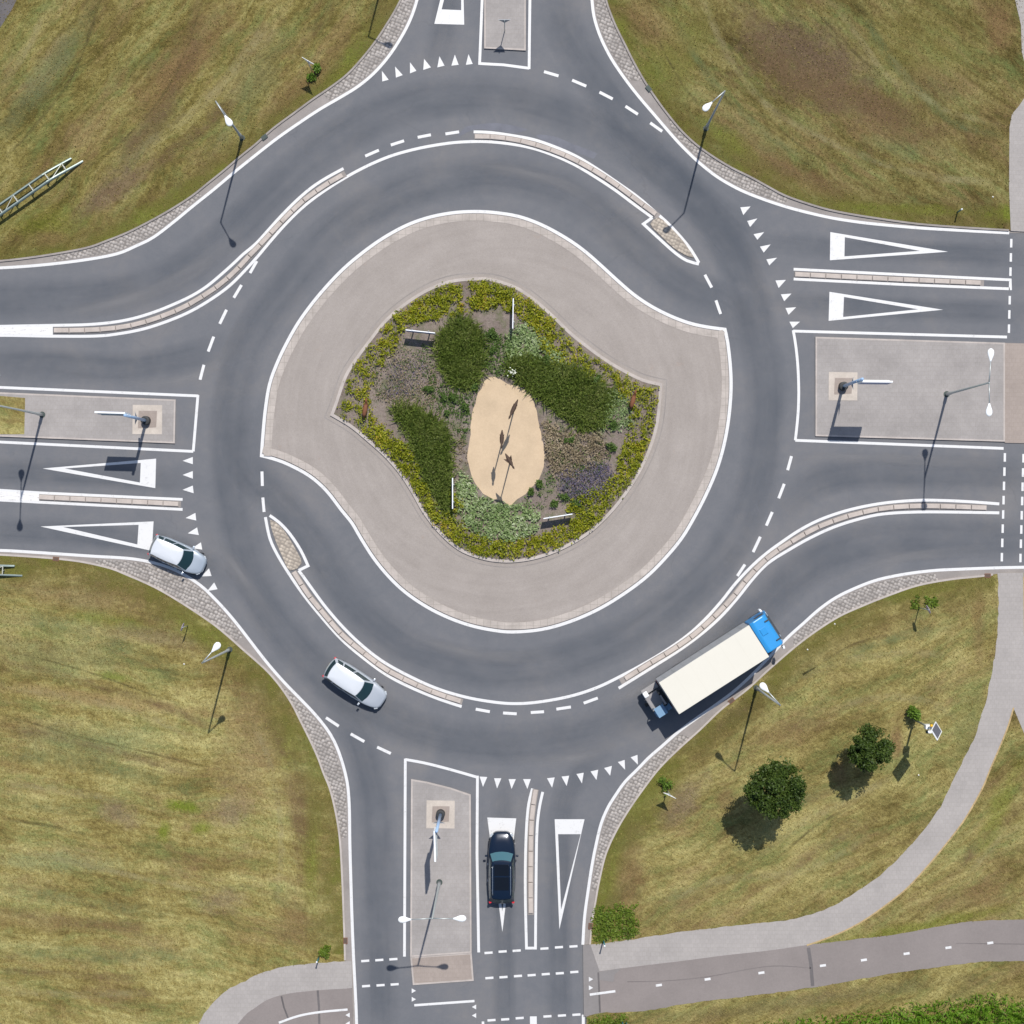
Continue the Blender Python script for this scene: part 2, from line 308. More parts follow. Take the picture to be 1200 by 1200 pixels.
class MB:
    def __init__(s): s.v = []; s.f = []; s.mi = []; s.uv = None
    def add(s, vs, fs, mi=0):
        k = len(s.v); s.v += [tuple(q) for q in vs]; s.f += [tuple(i+k for i in f) for f in fs]; s.mi += [mi]*len(fs); return s
    def box(s, c, d, rz=0., mi=0, tap=1.):
        vs = []
        for dz in (-.5, .5):
            t = tap if dz > 0 else 1.
            for dx, dy in ((-.5, -.5), (.5, -.5), (.5, .5), (-.5, .5)):
                x, y = dx*d[0]*t, dy*d[1]*t; vs.append((c[0]+x*math.cos(rz)-y*math.sin(rz), c[1]+x*math.sin(rz)+y*math.cos(rz), c[2]+dz*d[2]))
        return s.add(vs, [(3, 2, 1, 0), (4, 5, 6, 7), (0, 1, 5, 4), (1, 2, 6, 5), (2, 3, 7, 6), (3, 0, 4, 7)], mi)
    def tube(s, pts, rad, n=10, mi=0, cap=True):
        pts = [Vector(p) for p in pts]; rad = rad if isinstance(rad, (list, tuple)) else [rad]*len(pts)
        vs = []; fs = []; prev = None
        for i, p in enumerate(pts):
            t = (pts[min(i+1, len(pts)-1)]-pts[max(i-1, 0)]).normalized()
            if prev is None:
                a = Vector((0, 0, 1)) if abs(t.z) < .9 else Vector((1, 0, 0)); prev = t.cross(a).normalized()
            prev = (prev-t*prev.dot(t)).normalized(); bvec = t.cross(prev)
            for k in range(n):
                an = 2*math.pi*k/n; vs.append(p+prev*math.cos(an)*rad[i]+bvec*math.sin(an)*rad[i])
        for i in range(len(pts)-1):
            for k in range(n): fs.append((i*n+k, i*n+(k+1) % n, (i+1)*n+(k+1) % n, (i+1)*n+k))
        if cap: fs += [tuple(range(n-1, -1, -1)), tuple(range((len(pts)-1)*n, len(pts)*n))]
        return s.add(vs, fs, mi)
    def prism(s, outline, axis, a, bb, mi=0):
        """outline of 2D points extruded along axis 'y' (points are x,z), 'z' (x,y) or 'x' (y,z)"""
        f = {'y': lambda p, t: (p[0], t, p[1]), 'z': lambda p, t: (p[0], p[1], t), 'x': lambda p, t: (t, p[0], p[1])}[axis]
        n = len(outline); vs = [f(p, a) for p in outline]+[f(p, bb) for p in outline]
        return s.add(vs, [tuple(range(n-1, -1, -1)), tuple(range(n, 2*n))]+[(i, (i+1) % n, n+(i+1) % n, n+i) for i in range(n)], mi)
    def build(s, name, mat, parent=None, smooth=False, bevel=0., seg=2):
        me = bpy.data.meshes.new(name); me.from_pydata(s.v, [], s.f); me.update()
        bm = bmesh.new(); bm.from_mesh(me)
        bmesh.ops.recalc_face_normals(bm, faces=bm.faces)
        if bevel:
            bmesh.ops.remove_doubles(bm, verts=bm.verts, dist=1e-5)
            es = [e for e in bm.edges if len(e.link_faces) == 2 and e.calc_face_angle(0) > .5]
            bmesh.ops.bevel(bm, geom=es, offset=bevel, segments=seg, affect='EDGES', clamp_overlap=True, profile=.6)
        if not bevel and max(s.mi) > 0:
            for f, m in zip(bm.faces, s.mi): f.material_index = m
        bm.to_mesh(me); bm.free()
        return link(name, me, mat, parent, smooth)
def spline(pts, closed=False, step=.35):
    """Catmull-Rom through plan points -> dense plan points"""
    p = [Vector((a[0], a[1])) for a in pts]; out = []; n = len(p)
    for i in range(n if closed else n-1):
        if closed: a, b_, c, d = p[(i-1) % n], p[i], p[(i+1) % n], p[(i+2) % n]
        else: a, b_, c, d = p[max(i-1, 0)], p[i], p[i+1], p[min(i+2, n-1)]
        k = max(1, min(60, int((c-b_).length/S/step)))
        for j in range(k):
            t = j/k; out.append(.5*((2*b_)+(c-a)*t+(2*a-5*b_+4*c-d)*t*t+(3*b_-a-3*c+d)*t**3))
    if not closed: out.append(p[-1])
    return [(q.x, q.y) for q in out]
def poly(name, pts, z, mat, depth=0., parent=None, kind='structure'):
    """flat (or raised, when depth > 0) sheet filling a plan outline"""
    vs = [P(x, y, z) for x, y in pts]; tri = tessellate_polygon([[v.copy() for v in vs]])
    m = MB(); ar = sum(vs[i].x*vs[(i+1) % len(vs)].y-vs[(i+1) % len(vs)].x*vs[i].y for i in range(len(vs)))
    m.add(vs, [])
    fs = []
    for t in tri:
        a, b_, c = (vs[i] for i in t)
        fs.append(tuple(t) if (b_-a).cross(c-a).z > 0 else tuple(reversed(t)))
    n = len(vs)
    if depth:
        m.add([(v.x, v.y, z-depth) for v in vs], [])
        for i in range(n):
            j = (i+1) % n; fs.append((i, i+n, j+n, j) if ar > 0 else (j, j+n, i+n, i))
    me = bpy.data.meshes.new(name); me.from_pydata(m.v, [], fs); me.update()
    o = link(name, me, mat, parent)
    if kind: o['kind'] = kind
    return o
def offset(pts, d, closed=False):
    n = len(pts); out = []
    for i in range(n):
        a = pts[(i-1) % n] if (closed or i > 0) else pts[i]; c = pts[(i+1) % n] if (closed or i < n-1) else pts[i]; b_ = pts[i]
        u = Vector((b_[0]-a[0], b_[1]-a[1])); v = Vector((c[0]-b_[0], c[1]-b_[1]))
        if u.length < 1e-6: u = v
        if v.length < 1e-6: v = u
        u.normalize(); v.normalize(); nu = Vector((-u.y, u.x)); nv = Vector((-v.y, v.x)); m = nu+nv
        if m.length < 1e-3: m = nu
        m.normalize(); k = min(2., 1/max(.3, m.dot(nu))); out.append((b_[0]+m.x*d*k, b_[1]+m.y*d*k))
    return out
class Strips:
    def __init__(s): s.v = []; s.f = []; s.uv = []; s.fd = []
    def rib(s, pts, a, b_, z, closed=False, h=0., fade=0.):
        """strip between offsets a and b_ (plan units) of a plan polyline"""
        A, B = offset(pts, a, closed), offset(pts, b_, closed); k = len(s.v); n = len(pts); L = 0.; Ls = [0.]
        for i in range(1, n+1 if closed else n): L += math.dist(pts[i % n], pts[i-1])/S; Ls.append(L)
        idx = list(range(n))+([0] if closed else [])
        for q, i in enumerate(idx):
            s.v += [tuple(P(*A[i], z)), tuple(P(*B[i], z))]
        for q in range(len(idx)-1):
            f = (k+2*q, k+2*q+1, k+2*q+3, k+2*q+2); a0, a1, a2 = (Vector(s.v[f[j]]) for j in (0, 1, 2)); up = (a1-a0).cross(a2-a0).z > 0
            f0, f1 = (max(0., min(1., Ls[k_]/fade, (L-Ls[k_])/fade)) if fade else 1. for k_ in (q, q+1))
            uvs = [(Ls[q], 0), (Ls[q], 1), (Ls[q+1], 1), (Ls[q+1], 0)]; fds = [f0, f0, f1, f1]
            if not up: f = f[::-1]; uvs = uvs[::-1]; fds = fds[::-1]
            s.f.append(f); s.uv += uvs; s.fd += fds
            if h:
                for e in ((0, 1), (1, 0)):
                    i0, i1 = k+2*q+e[0], k+2*(q+1)+e[0]; v0, v1 = s.v[i0], s.v[i1]; m = len(s.v)
                    s.v += [(v0[0], v0[1], z-h), (v1[0], v1[1], z-h)]; s.f.append((i0, i1, m+1, m)); s.uv += [(0, 0)]*4; s.fd += [1.]*4
        return s
    def tri(s, pts, z):
        k = len(s.v); vs = [P(x, y, z) for x, y in pts]
        if (vs[1]-vs[0]).cross(vs[2]-vs[0]).z < 0: vs.reverse()
        s.v += [tuple(v) for v in vs]; s.f.append(tuple(range(k, k+len(vs)))); s.uv += [(0, 0)]*len(vs); s.fd += [1.]*len(vs); return s
    def build(s, name, mat, kind='structure', parent=None):
        me = bpy.data.meshes.new(name); me.from_pydata(s.v, [], s.f); uvl = me.uv_layers.new(name='UVMap')
        uvl.data.foreach_set('uv', [c for q in s.uv for c in q]); u2 = me.uv_layers.new(name='Fade'); u2.data.foreach_set('uv', [c for q in s.fd for c in (q, 0.)]); me.uv_layers['UVMap'].active_render = True; me.update(); o = link(name, me, mat, parent)
        if kind: o['kind'] = kind
        return o
def raw(name, V, F, mat, parent=None):
    me = bpy.data.meshes.new(name); n = len(F); k = F.shape[1]
    me.vertices.add(len(V)); me.vertices.foreach_set('co', V.astype(np.float32).ravel())
    me.loops.add(n*k); me.loops.foreach_set('vertex_index', F.astype(np.int32).ravel())
    me.polygons.add(n); me.polygons.foreach_set('loop_start', np.arange(0, n*k, k, dtype=np.int32))
    me.update(calc_edges=True); me.validate(); return link(name, me, mat, parent)
def rnd_dirs(n, flat=0.):
    d = rng.normal(size=(n, 3)); d[:, 2] = np.abs(d[:, 2])+flat; return d/np.linalg.norm(d, axis=1)[:, None]
def leaves(name, C, size, mat, parent=None, flat=.6, asp=.5):
    """one four-cornered leaf at every centre in C"""
    n = len(C); N = rnd_dirs(n, flat); A = np.cross(N, rng.normal(size=(n, 3))); A /= np.linalg.norm(A, axis=1)[:, None]; B = np.cross(N, A)
    s_ = (size*rng.uniform(.6, 1.35, n))[:, None]
    V = np.stack([C-A*s_, C-B*s_*asp+N*s_*.15, C+A*s_, C+B*s_*asp+N*s_*.15], 1).reshape(-1, 3)
    return raw(name, V, np.arange(4*n).reshape(n, 4), mat, parent)
def blades(name, B, length, lean, width, mat, parent=None, bias=(0, 0)):
    n = len(B); a = rng.uniform(0, 2*np.pi, n); L = length*rng.uniform(.5, 1.25, n); k = lean*rng.uniform(.2, 1.2, n)
    T = B+np.stack([np.cos(a)*L*k+bias[0]*L, np.sin(a)*L*k+bias[1]*L, L*np.sqrt(np.maximum(.1, 1-np.minimum(k, .9)**2))], 1)
    Md = (B+T)/2; Md[:, 2] += L*.12
    sa = np.stack([-np.sin(a), np.cos(a), 0*a], 1)*(width*rng.uniform(.6, 1.3, n))[:, None]
    V = np.stack([B-sa*.5, B+sa*.5, Md+sa*.5, T, Md-sa*.5], 1).reshape(-1, 3)
    return raw(name, V, np.arange(5*n).reshape(n, 5), mat, parent)
def inside(pts, X, Y):
    r = np.zeros(len(X), bool); n = len(pts)
    for i in range(n):
        x0, y0 = pts[i]; x1, y1 = pts[(i+1) % n]
        if y0 == y1: continue
        c = ((y0 > Y) != (y1 > Y)) & (X < (x1-x0)*(Y-y0)/(y1-y0)+x0); r ^= c
    return r
def dist_to(pts, X, Y, closed=True):
    d = np.full(len(X), 1e9); n = len(pts)
    for i in range(n if closed else n-1):
        x0, y0 = pts[i]; x1, y1 = pts[(i+1) % n]; L = (x1-x0)**2+(y1-y0)**2
        if L == 0: continue
        t = np.clip(((X-x0)*(x1-x0)+(Y-y0)*(y1-y0))/L, 0, 1); d = np.minimum(d, np.hypot(X-x0-t*(x1-x0), Y-y0-t*(y1-y0)))
    return d
def scatter(pts, n):
    xs = [p[0] for p in pts]; ys = [p[1] for p in pts]
    X = rng.uniform(min(xs), max(xs), n*3); Y = rng.uniform(min(ys), max(ys), n*3); k = inside(pts, X, Y); return X[k][:n], Y[k][:n]
def toW(X, Y, Z): return np.stack([(X-600)/S, (600-Y)/S, Z*np.ones(len(X))], 1)
# ================================================================== THE SETTING
FAR = 9000
g = bpy.data.meshes.new('ground'); q = 2500
g.from_pydata([(-q, -q, -.06), (q, -q, -.06), (q, q, -.06), (-q, q, -.06)], [], [(0, 1, 2, 3)]); tag(link('ground', g, 'grass_southwest'), kind='structure')
ROAD = [(-FAR, 290), (-60, 290), (-60, -60), (470, -60), (470, -FAR), (712, -FAR), (712, -60), (1300, -60), (1300, 250), (FAR, 250), (FAR, 690), (1300, 690), (1300, 1300), (700, 1300), (700, FAR), (395, FAR), (395, 1300), (-60, 1300), (-60, 665), (-FAR, 665)]
poly('road', ROAD, 0, 'asphalt')
LZ = .09
nwB = [(-40, 307), (0, 306), (50, 300), (100, 291), (125, 282.5), (150, 272.5), (175, 260), (200, 246), (225, 230), (242.5, 216), (262.5, 200), (282.5, 183), (300, 169), (320, 151), (345, 132.5), (367.5, 116), (387.5, 102.5), (407.5, 87), (425, 68), (440, 49), (452.5, 30), (465, 9), (475, -15), (482, -60), (483, -120)]
neB = [(702, -120), (703, -60), (706, -20), (710, 0), (715, 15), (722.5, 33), (732.5, 53), (742.5, 73), (755, 95), (770, 117.5), (785, 137.5), (800, 155), (817.5, 171), (837.5, 185), (857.5, 197), (880, 208), (900, 219), (920, 229.5), (950, 240), (980, 248), (1027, 256), (1075, 262.5), (1125, 266.5), (1182, 270), (1260, 275)]
swB = [(-40, 649), (0, 650), (47.5, 653), (75, 655.5), (100, 659), (130, 666), (150, 674), (170, 682.5), (190, 692.5), (212.5, 706), (232.5, 719), (252.5, 733), (270, 747.5), (285, 761), (300, 774), (315, 788), (330, 806), (342.5, 825), (352.5, 845), (362.5, 865), (372.5, 887), (379, 905), (386, 922), (391, 940), (396, 965), (399, 990), (401, 1025), (403, 1075), (404.5, 1125), (406, 1200), (409, 1300)]
seB = [(1260, 670), (1215, 671), (1190, 671.7), (1169, 672.5), (1150, 675), (1112.5, 679), (1075, 686), (1040, 698), (1010, 710), (982.5, 722.5), (955, 740), (930, 759), (900, 785), (875, 808), (845, 831), (820, 855), (795, 877.5), (772.5, 900), (755, 922.5), (737.5, 947.5), (722.5, 972.5), (710, 1000), (702.5, 1030), (697.5, 1057.5), (692.5, 1090), (690, 1138), (687.5, 1191), (686, 1300)]
LB = {}
for nm, B, c0, c1, c2, mt in (('nw', nwB, (483, -FAR), (-FAR, -FAR), (-FAR, 330), 'grass_northwest'), ('ne', neB, (FAR, 300), (FAR, -FAR), (702, -FAR), 'grass_northeast'),
                          ('sw', swB, (409, FAR), (-FAR, FAR), (-FAR, 640), 'grass_southwest'), ('se', seB, (686, FAR), (FAR, FAR), (FAR, 668), 'grass_southeast')):
    sp = spline(B); LB[nm] = sp; poly('lawn', sp+[c0, c1, c2], LZ, mt, LZ+.06)
# white edge lines (centre lines)
eNW = [(-60, 316), (0, 314), (50, 310.5), (100, 304.5), (137, 297.5), (160, 288), (180, 278), (205, 259), (225, 242.5), (250, 222.5), (275, 201.5), (300, 181.5), (325, 162), (350, 144.5), (375, 128), (400, 113.5), (420, 101), (438, 86), (454, 68), (467, 49), (479, 27), (487.5, 4), (492, -20), (495, -80), (495, -400)]
eNE = [(690, -400), (690, -80), (692, -20), (693.7, 0), (696, 19), (702, 39), (710, 57), (720, 74.5), (735, 96), (750, 115), (765, 132.5), (780, 150), (795, 167), (812.5, 184.5), (825, 195.5), (840, 207), (857.5, 217.5), (875, 226), (900, 235.5), (925, 243.5), (950, 250), (975, 255.5), (1000, 259.5), (1025, 262.5), (1075, 267), (1125, 270), (1182.5, 273)]
eSW = [(-400, 640), (-200, 642), (-120, 643), (-60, 644), (0, 645), (37.5, 647), (75, 649.5), (112.5, 652), (140, 653.5), (160, 655.5), (180, 659.5), (198, 665), (215, 673), (235, 686), (250, 700), (265, 716), (280, 734), (300, 760), (315, 779), (332.5, 799), (350, 817), (365, 832.5), (377.5, 847), (387.5, 861), (395, 876), (401, 893), (405.5, 910), (408, 925), (409.5, 950), (410, 987), (411, 1025), (412.5, 1075), (414.5, 1125), (417.5, 1187), (419, 1260), (421, 1500)]
eSE = [(1700, 652), (1450, 658), (1330, 661.5), (1270, 663), (1235, 664), (1200, 664.7), (1165, 665.5), (1125, 667), (1095, 668.5), (1062, 672.5), (1030, 679), (1005, 688), (980, 700), (960, 714), (942.5, 729.5), (922.5, 747.5), (905, 766), (885, 787), (862.5, 808), (840, 825), (815, 842.5), (795, 857.5), (775, 875), (760, 888), (747.5, 901), (732.5, 916), (722.5, 930), (712.5, 946), (704.5, 965), (699, 987.5), (694, 1012.5), (689, 1045), (685, 1075), (683, 1107)]
E = {k: spline(v) for k, v in dict(nw=eNW, ne=eNE, sw=eSW, se=eSE).items()}
W2 = 1.7       # half line width in plan units
# verge band between the edge line and the lawn, then cobbled parts
def between(a, b_): return a+b_[::-1]
def clip(pts, f): return [p for p in pts if f(p)]
for k in ('nw', 'ne', 'sw', 'se'):
    a = clip(E[k], lambda p: -40 < p[0] < 1240 and -60 < p[1] < 1240); b_ = clip(LB[k], lambda p: -40 < p[0] < 1240 and -60 < p[1] < 1240)
    if k == 'se': b_ = clip(b_, lambda p: p[1] < 1107)
    poly('verge', between(a, b_), .012, 'verge_concrete')
def cob(k, fa, fb, shrink=1.6):
    a = clip(E[k], fa); b_ = clip(LB[k], fb); side = 1
    m = len(a)//2; mm = a[m]; near = min(b_, key=lambda p: math.dist(p, mm))
    oa = offset(a, 3.4); 
    if math.dist(oa[m], near) > math.dist(mm, near): oa = offset(a, -3.4)
    poly('cobble_verge', between(oa, b_), .022, 'cobbles')
cob('nw', lambda p: 62 < p[0] < 243 and p[1] > 225, lambda p: 62 < p[0] < 236 and p[1] > 220)
cob('nw', lambda p: p[0] > 385 and p[1] > -55, lambda p: p[0] > 376 and p[1] > -55)
cob('ne', lambda p: p[1] > -55 and p[0] < 744 and p[1] < 100, lambda p: p[1] > -55 and p[1] < 100)
cob('ne', lambda p: 782 < p[0] < 925, lambda p: 780 < p[0] < 930)
cob('sw', lambda p: 108 < p[0] < 290 and p[1] < 748, lambda p: 112 < p[0] < 278 and p[1] < 760)
cob('sw', lambda p: p[1] > 805 and p[1] < 985, lambda p: p[1] > 800 and p[1] < 990)
cob('se', lambda p: 925 < p[0] < 1100 and p[1] < 745, lambda p: 925 < p[0] < 1100 and p[1] < 762)
cob('se', lambda p: p[0] < 800 and 855 < p[1] < 1050, lambda p: p[0] < 812 and 860 < p[1] < 1050)
kb = Strips(); ks = Strips()
for k, s_ in (('nw', ks), ('ne', ks), ('sw', kb), ('se', kb)): s_.rib([p for p in LB[k] if p[0] < (1169 if k == 'se' else 1182.5) and not (k == 'sw' and p[1] > 1125) and not (k == 'se' and p[1] > 1107)], -1.1, 1.1, LZ+.012, h=.1)
ks.build('kerb', 'shaded_kerb'); kb.build('kerb', 'kerb_concrete')  # northern kerbs painted darker as if shaded, southern ones left pale
# fringes of greener and drier turf along the kerbs
def fringe(pts, d0, d1, mat, z=LZ+.006): Strips().rib(pts, d0, d1, z).build('turf_fringe', mat)
fringe(clip(LB['nw'], lambda p: p[0] > -30 and p[1] > -60), -1.2, -34, 'dry_fringe'); fringe(clip(LB['nw'], lambda p: p[0] > -30), -1.2, -22, 'green_fringe', LZ+.009)
fringe(clip(LB['ne'], lambda p: p[1] > -60 and p[0] < 1181), -1.2, -30, 'green_fringe', LZ+.009); fringe(clip(LB['ne'], lambda p: 760 < p[0] < 1181), -1.2, -42, 'dry_fringe')
fringe(clip(LB['sw'], lambda p: p[1] < 1120), 1.2, 38, 'green_fringe', LZ+.009); fringe(clip(LB['sw'], lambda p: p[1] < 1120), 1.2, 66, 'dry_fringe')
fringe(clip(LB['se'], lambda p: p[0] < 1165 and p[1] < 1100), -1.2, -34, 'green_fringe', LZ+.009); fringe(clip(LB['se'], lambda p: p[0] < 1165 and p[1] < 1100), -1.2, -50, 'dry_fringe')
# traces of mowing in the turf
for nm_, c_, k_ in (('mow_dark', (.10, .082, .034), .85), ('mow_straw', (.42, .365, .19), .6), ('mow_brown', (.19, .122, .066), .75), ('mow_green', (.16, .20, .085), .65)):
    b = overlay(nm_, c_, [(0, 0.), (.35, .9), (.65, .9), (1, 0.)], k_, .35, 1.2, .85, True)
    g = b.noise(9, 5, .8); b.col(b.mix(g, tuple(x*.6 for x in c_), tuple(x*1.4 for x in c_)))
TR = {'mow_dark': Strips(), 'mow_straw': Strips(), 'mow_brown': Strips(), 'mow_green': Strips()}; zz = 0
for mt, w_, p in [('mow_straw', 5, [(-10, 108), (25, 72), (42, 40), (58, -10)]), ('mow_brown', 13, [(238, -10), (226, 50), (206, 110), (170, 150), (140, 190)]), ('mow_brown', 12, [(70, 270), (110, 240), (165, 205), (225, 160), (290, 100)]), ('mow_green', 14, [(-10, 160), (50, 110), (92, 40), (120, -10)]),
                  ('mow_brown', 9, [(340, 70), (365, 40), (405, -10)]), ('mow_dark', 2, [(100, 200), (160, 150), (210, 80), (240, -10)]), ('mow_straw', 8, [(120, 210), (180, 165), (250, 110), (320, 20)]), ('mow_green', 10, [(230, 190), (270, 150), (320, 110)]), ('mow_dark', 2.5, [(-10, 200), (40, 150), (90, 80), (120, -10)]),
                  ('mow_dark', 2.5, [(935, -10), (985, 45), (1012, 72), (1050, 102)]), ('mow_straw', 5, [(965, -10), (1010, 50), (1040, 90), (1080, 120)]), ('mow_dark', 2, [(900, 140), (930, 165), (960, 185), (1005, 200)]), ('mow_dark', 2, [(1000, 140), (1040, 160), (1080, 188), (1105, 192)]), ('mow_brown', 22, [(862, -10), (898, 50), (945, 95), (1010, 125), (1090, 140)]),
                  ('mow_green', 8, [(1000, -10), (1030, 50), (1070, 100), (1120, 145), (1180, 160)]), ('mow_straw', 6, [(820, -10), (850, 60), (900, 125), (980, 170), (1080, 205), (1180, 215)]), ('mow_green', 7, [(790, 20), (830, 90), (890, 150), (960, 200)]), ('mow_brown', 10, [(870, 180), (930, 205), (1000, 225)]), ('mow_straw', 5, [(1040, 60), (1090, 120), (1180, 150)]), ('mow_dark', 2, [(760, 20), (800, 100), (860, 160)]),
                  ('mow_dark', 1.6, [(-10, 758), (60, 775), (112, 790), (162, 808), (215, 826)]), ('mow_dark', 1.8, [(-10, 834), (35, 846), (80, 860), (150, 876), (250, 900)]), ('mow_straw', 5, [(-10, 988), (60, 1004), (130, 1020), (220, 1040), (278, 1042)]), ('mow_dark', 2.5, [(-10, 957), (60, 968), (125, 984)]), ('mow_green', 9, [(-10, 935), (50, 944), (110, 952), (125, 956)]),
                  ('mow_brown', 7, [(-10, 770), (60, 788), (130, 808), (200, 830), (260, 860)]), ('mow_straw', 7, [(-10, 800), (70, 815), (160, 835), (240, 870)]), ('mow_brown', 6, [(-10, 850), (60, 862), (150, 884), (240, 915)]), ('mow_green', 12, [(-10, 880), (80, 892), (170, 910), (240, 930)]), ('mow_straw', 6, [(-10, 915), (70, 925), (160, 940)]), ('mow_brown', 8, [(-10, 1062), (80, 1078), (180, 1085)]),
                  ('mow_green', 10, [(-10, 1040), (70, 1052), (150, 1064), (210, 1070)]), ('mow_green', 13, [(-10, 1110), (90, 1118), (190, 1120), (240, 1120)]), ('mow_straw', 6, [(-10, 1160), (90, 1165), (200, 1162)]), ('mow_brown', 6, [(-10, 1135), (80, 1142), (180, 1146)]), ('mow_green', 14, [(-10, 720), (80, 735), (160, 765), (220, 800)]), ('mow_brown', 14, [(310, 830), (335, 880), (350, 950), (355, 1040)]), ('mow_straw', 5, [(290, 830), (318, 900), (330, 980), (325, 1060)]),
                  ('mow_straw', 6, [(880, 1010), (940, 965), (1000, 935), (1060, 900)]), ('mow_dark', 2, [(900, 1015), (960, 965), (1020, 935)]), ('mow_green', 8, [(860, 1000), (920, 950), (990, 915)]), ('mow_brown', 8, [(900, 1040), (970, 990), (1040, 950)]), ('mow_straw', 7, [(760, 1060), (850, 1030), (940, 1020), (1020, 980)]), ('mow_brown', 9, [(1100, 1045), (1150, 985), (1210, 935)]), ('mow_straw', 6, [(1120, 1040), (1165, 990), (1210, 960)]),
                  ('mow_straw', 6, [(930, 800), (990, 775), (1060, 765), (1130, 770)]), ('mow_brown', 10, [(880, 870), (930, 850), (1000, 850)]), ('mow_green', 8, [(900, 810), (960, 780), (1040, 750), (1130, 730)]), ('mow_straw', 6, [(960, 840), (1010, 820), (1080, 820), (1130, 850)]), ('mow_dark', 2, [(940, 790), (1000, 755), (1060, 740)])]:
    zz += 1; TR[mt].rib(spline(p, step=.8), -w_, w_, LZ+.0018+.0001*(zz % 24), fade=2.5)
for k_, t_ in TR.items(): t_.build('mowing_trace', k_)
# footways and cycle paths
fwU = [(691, 1107), (710, 1105), (750, 1099), (800, 1091.5), (850, 1085.5), (900, 1080), (932, 1076), (965, 1066), (995, 1050), (1025, 1030), (1050, 1007.5), (1072.5, 985), (1090, 962.5), (1105, 939), (1115, 917.5), (1126, 895), (1140, 867), (1150, 838), (1158, 807), (1164, 775), (1167.5, 750), (1169, 725), (1169.5, 700), (1168.5, 671)]
fwL = [(1187, 829), (1180, 852), (1170, 877), (1160, 900), (1152, 920), (1140, 942.5), (1127.5, 963), (1110, 986), (1087.5, 1013), (1062.5, 1040), (1037.5, 1060), (1012.5, 1077.5), (987.5, 1091), (962.5, 1101), (945, 1107)]
fwB = [(945, 1107), (900, 1113.5), (850, 1119), (800, 1125.5), (750, 1131.5), (692, 1139)]
FZ = LZ+.012
def rag(p, k=.7): return [(x+random.uniform(-k, k), y+random.uniform(-k, k)) for x, y in p]
poly('footway', rag(spline(fwU))+[(1199, 671), (1200, 745), (1290, 800), (1290, 1000), (1200, 860)]+spline(fwL)+spline(fwB)[1:], FZ, 'footway_tiles')
Strips().rib(spline(fwL), -1.3, .5, FZ+.006).rib([(1199, 676), (1200, 745)], -1, .6, FZ+.006).build('sand_joint', 'sand_edge')
cyU = [(945, 1107), (1000, 1100.5), (1050, 1094.5), (1100, 1085), (1137, 1079.5), (1175, 1077.5), (1215, 1078), (1300, 1084)]
cyL = [(1300, 1134), (1215, 1127), (1162, 1126), (1112, 1131), (1062, 1138), (1012, 1146), (962, 1155), (900, 1164), (850, 1170), (800, 1176.5), (762, 1183), (737, 1185.5), (705, 1186.5), (687, 1191)]
poly('cycle_path', spline(fwB[::-1])+rag(spline(cyU)[1:], .4)+rag(spline(cyL), .6), FZ, 'cycle_asphalt')
poly('path_apron', [(683, 1107), (692, 1107), (703, 1139), (702.5, 1186), (684, 1191)], FZ+.004, 'crossing_asphalt', .1)
poly('path_patch', [(703, 1138), (728, 1134), (720, 1142), (719, 1150), (703, 1148)], FZ+.009, 'crossing_asphalt')
Strips().rib([(701, 1139), (702, 1160), (703, 1186)], -1, 1, FZ+.013).rib([(947, 1110), (950, 1130), (952, 1155)], -2, 2, FZ+.005).build('path_joint', 'joint_dark')
Strips().rib(spline([(735, 1150), (780, 1149), (830, 1144), (900, 1132), (950, 1134)]), -.6, .5, FZ+.005).rib([(1120, 1105), (1200, 1106)], -.6, .5, FZ+.005).build('path_crack', 'crack_grey')
swU = [(215, 1300), (222, 1230), (232.5, 1200), (247.5, 1177.5), (265, 1161), (287.5, 1149), (300, 1143), (325, 1134), (350, 1130.5), (375, 1128), (404, 1126)]
swL = [(405, 1158), (372.5, 1160), (337.5, 1164), (315, 1170.5), (300, 1180), (285, 1192), (270, 1220), (262, 1300)]
poly('footway', rag(spline(swU))[:-1]+[(404.5, 1126), (412.3, 1126), (412.8, 1157.5)]+spline(swL), FZ, 'footway_tiles', .1)
poly('cycle_path', spline(swL[::-1])+[(412.8, 1157.7), (415.5, 1300)], FZ, 'cycle_asphalt', .1)
Strips().rib([(330, 1167), (333, 1180), (338, 1193)], -1, 1, FZ+.005).rib([(372.5, 1160), (374, 1180), (375, 1230)], -1.3, 1.3, FZ+.005).build('path_joint', 'joint_dark')
poly('footway', [(1202, 112), (1194, 124), (1185.5, 134), (1182.5, 150), (1182, 220), (1184, 271), (1290, 276), (1290, 60)], FZ, 'footway_tiles')
poly('footway', [(1188, -60), (1189, 0), (1196, 30), (1197, 62), (1202, 80), (1300, 60), (1300, -60)], FZ, 'footway_tiles')
poly('ditch', [(-60, 36), (0, 34), (14, 12), (23, -6), (30, -40), (-60, -60)], LZ+.004, 'joint_dark')
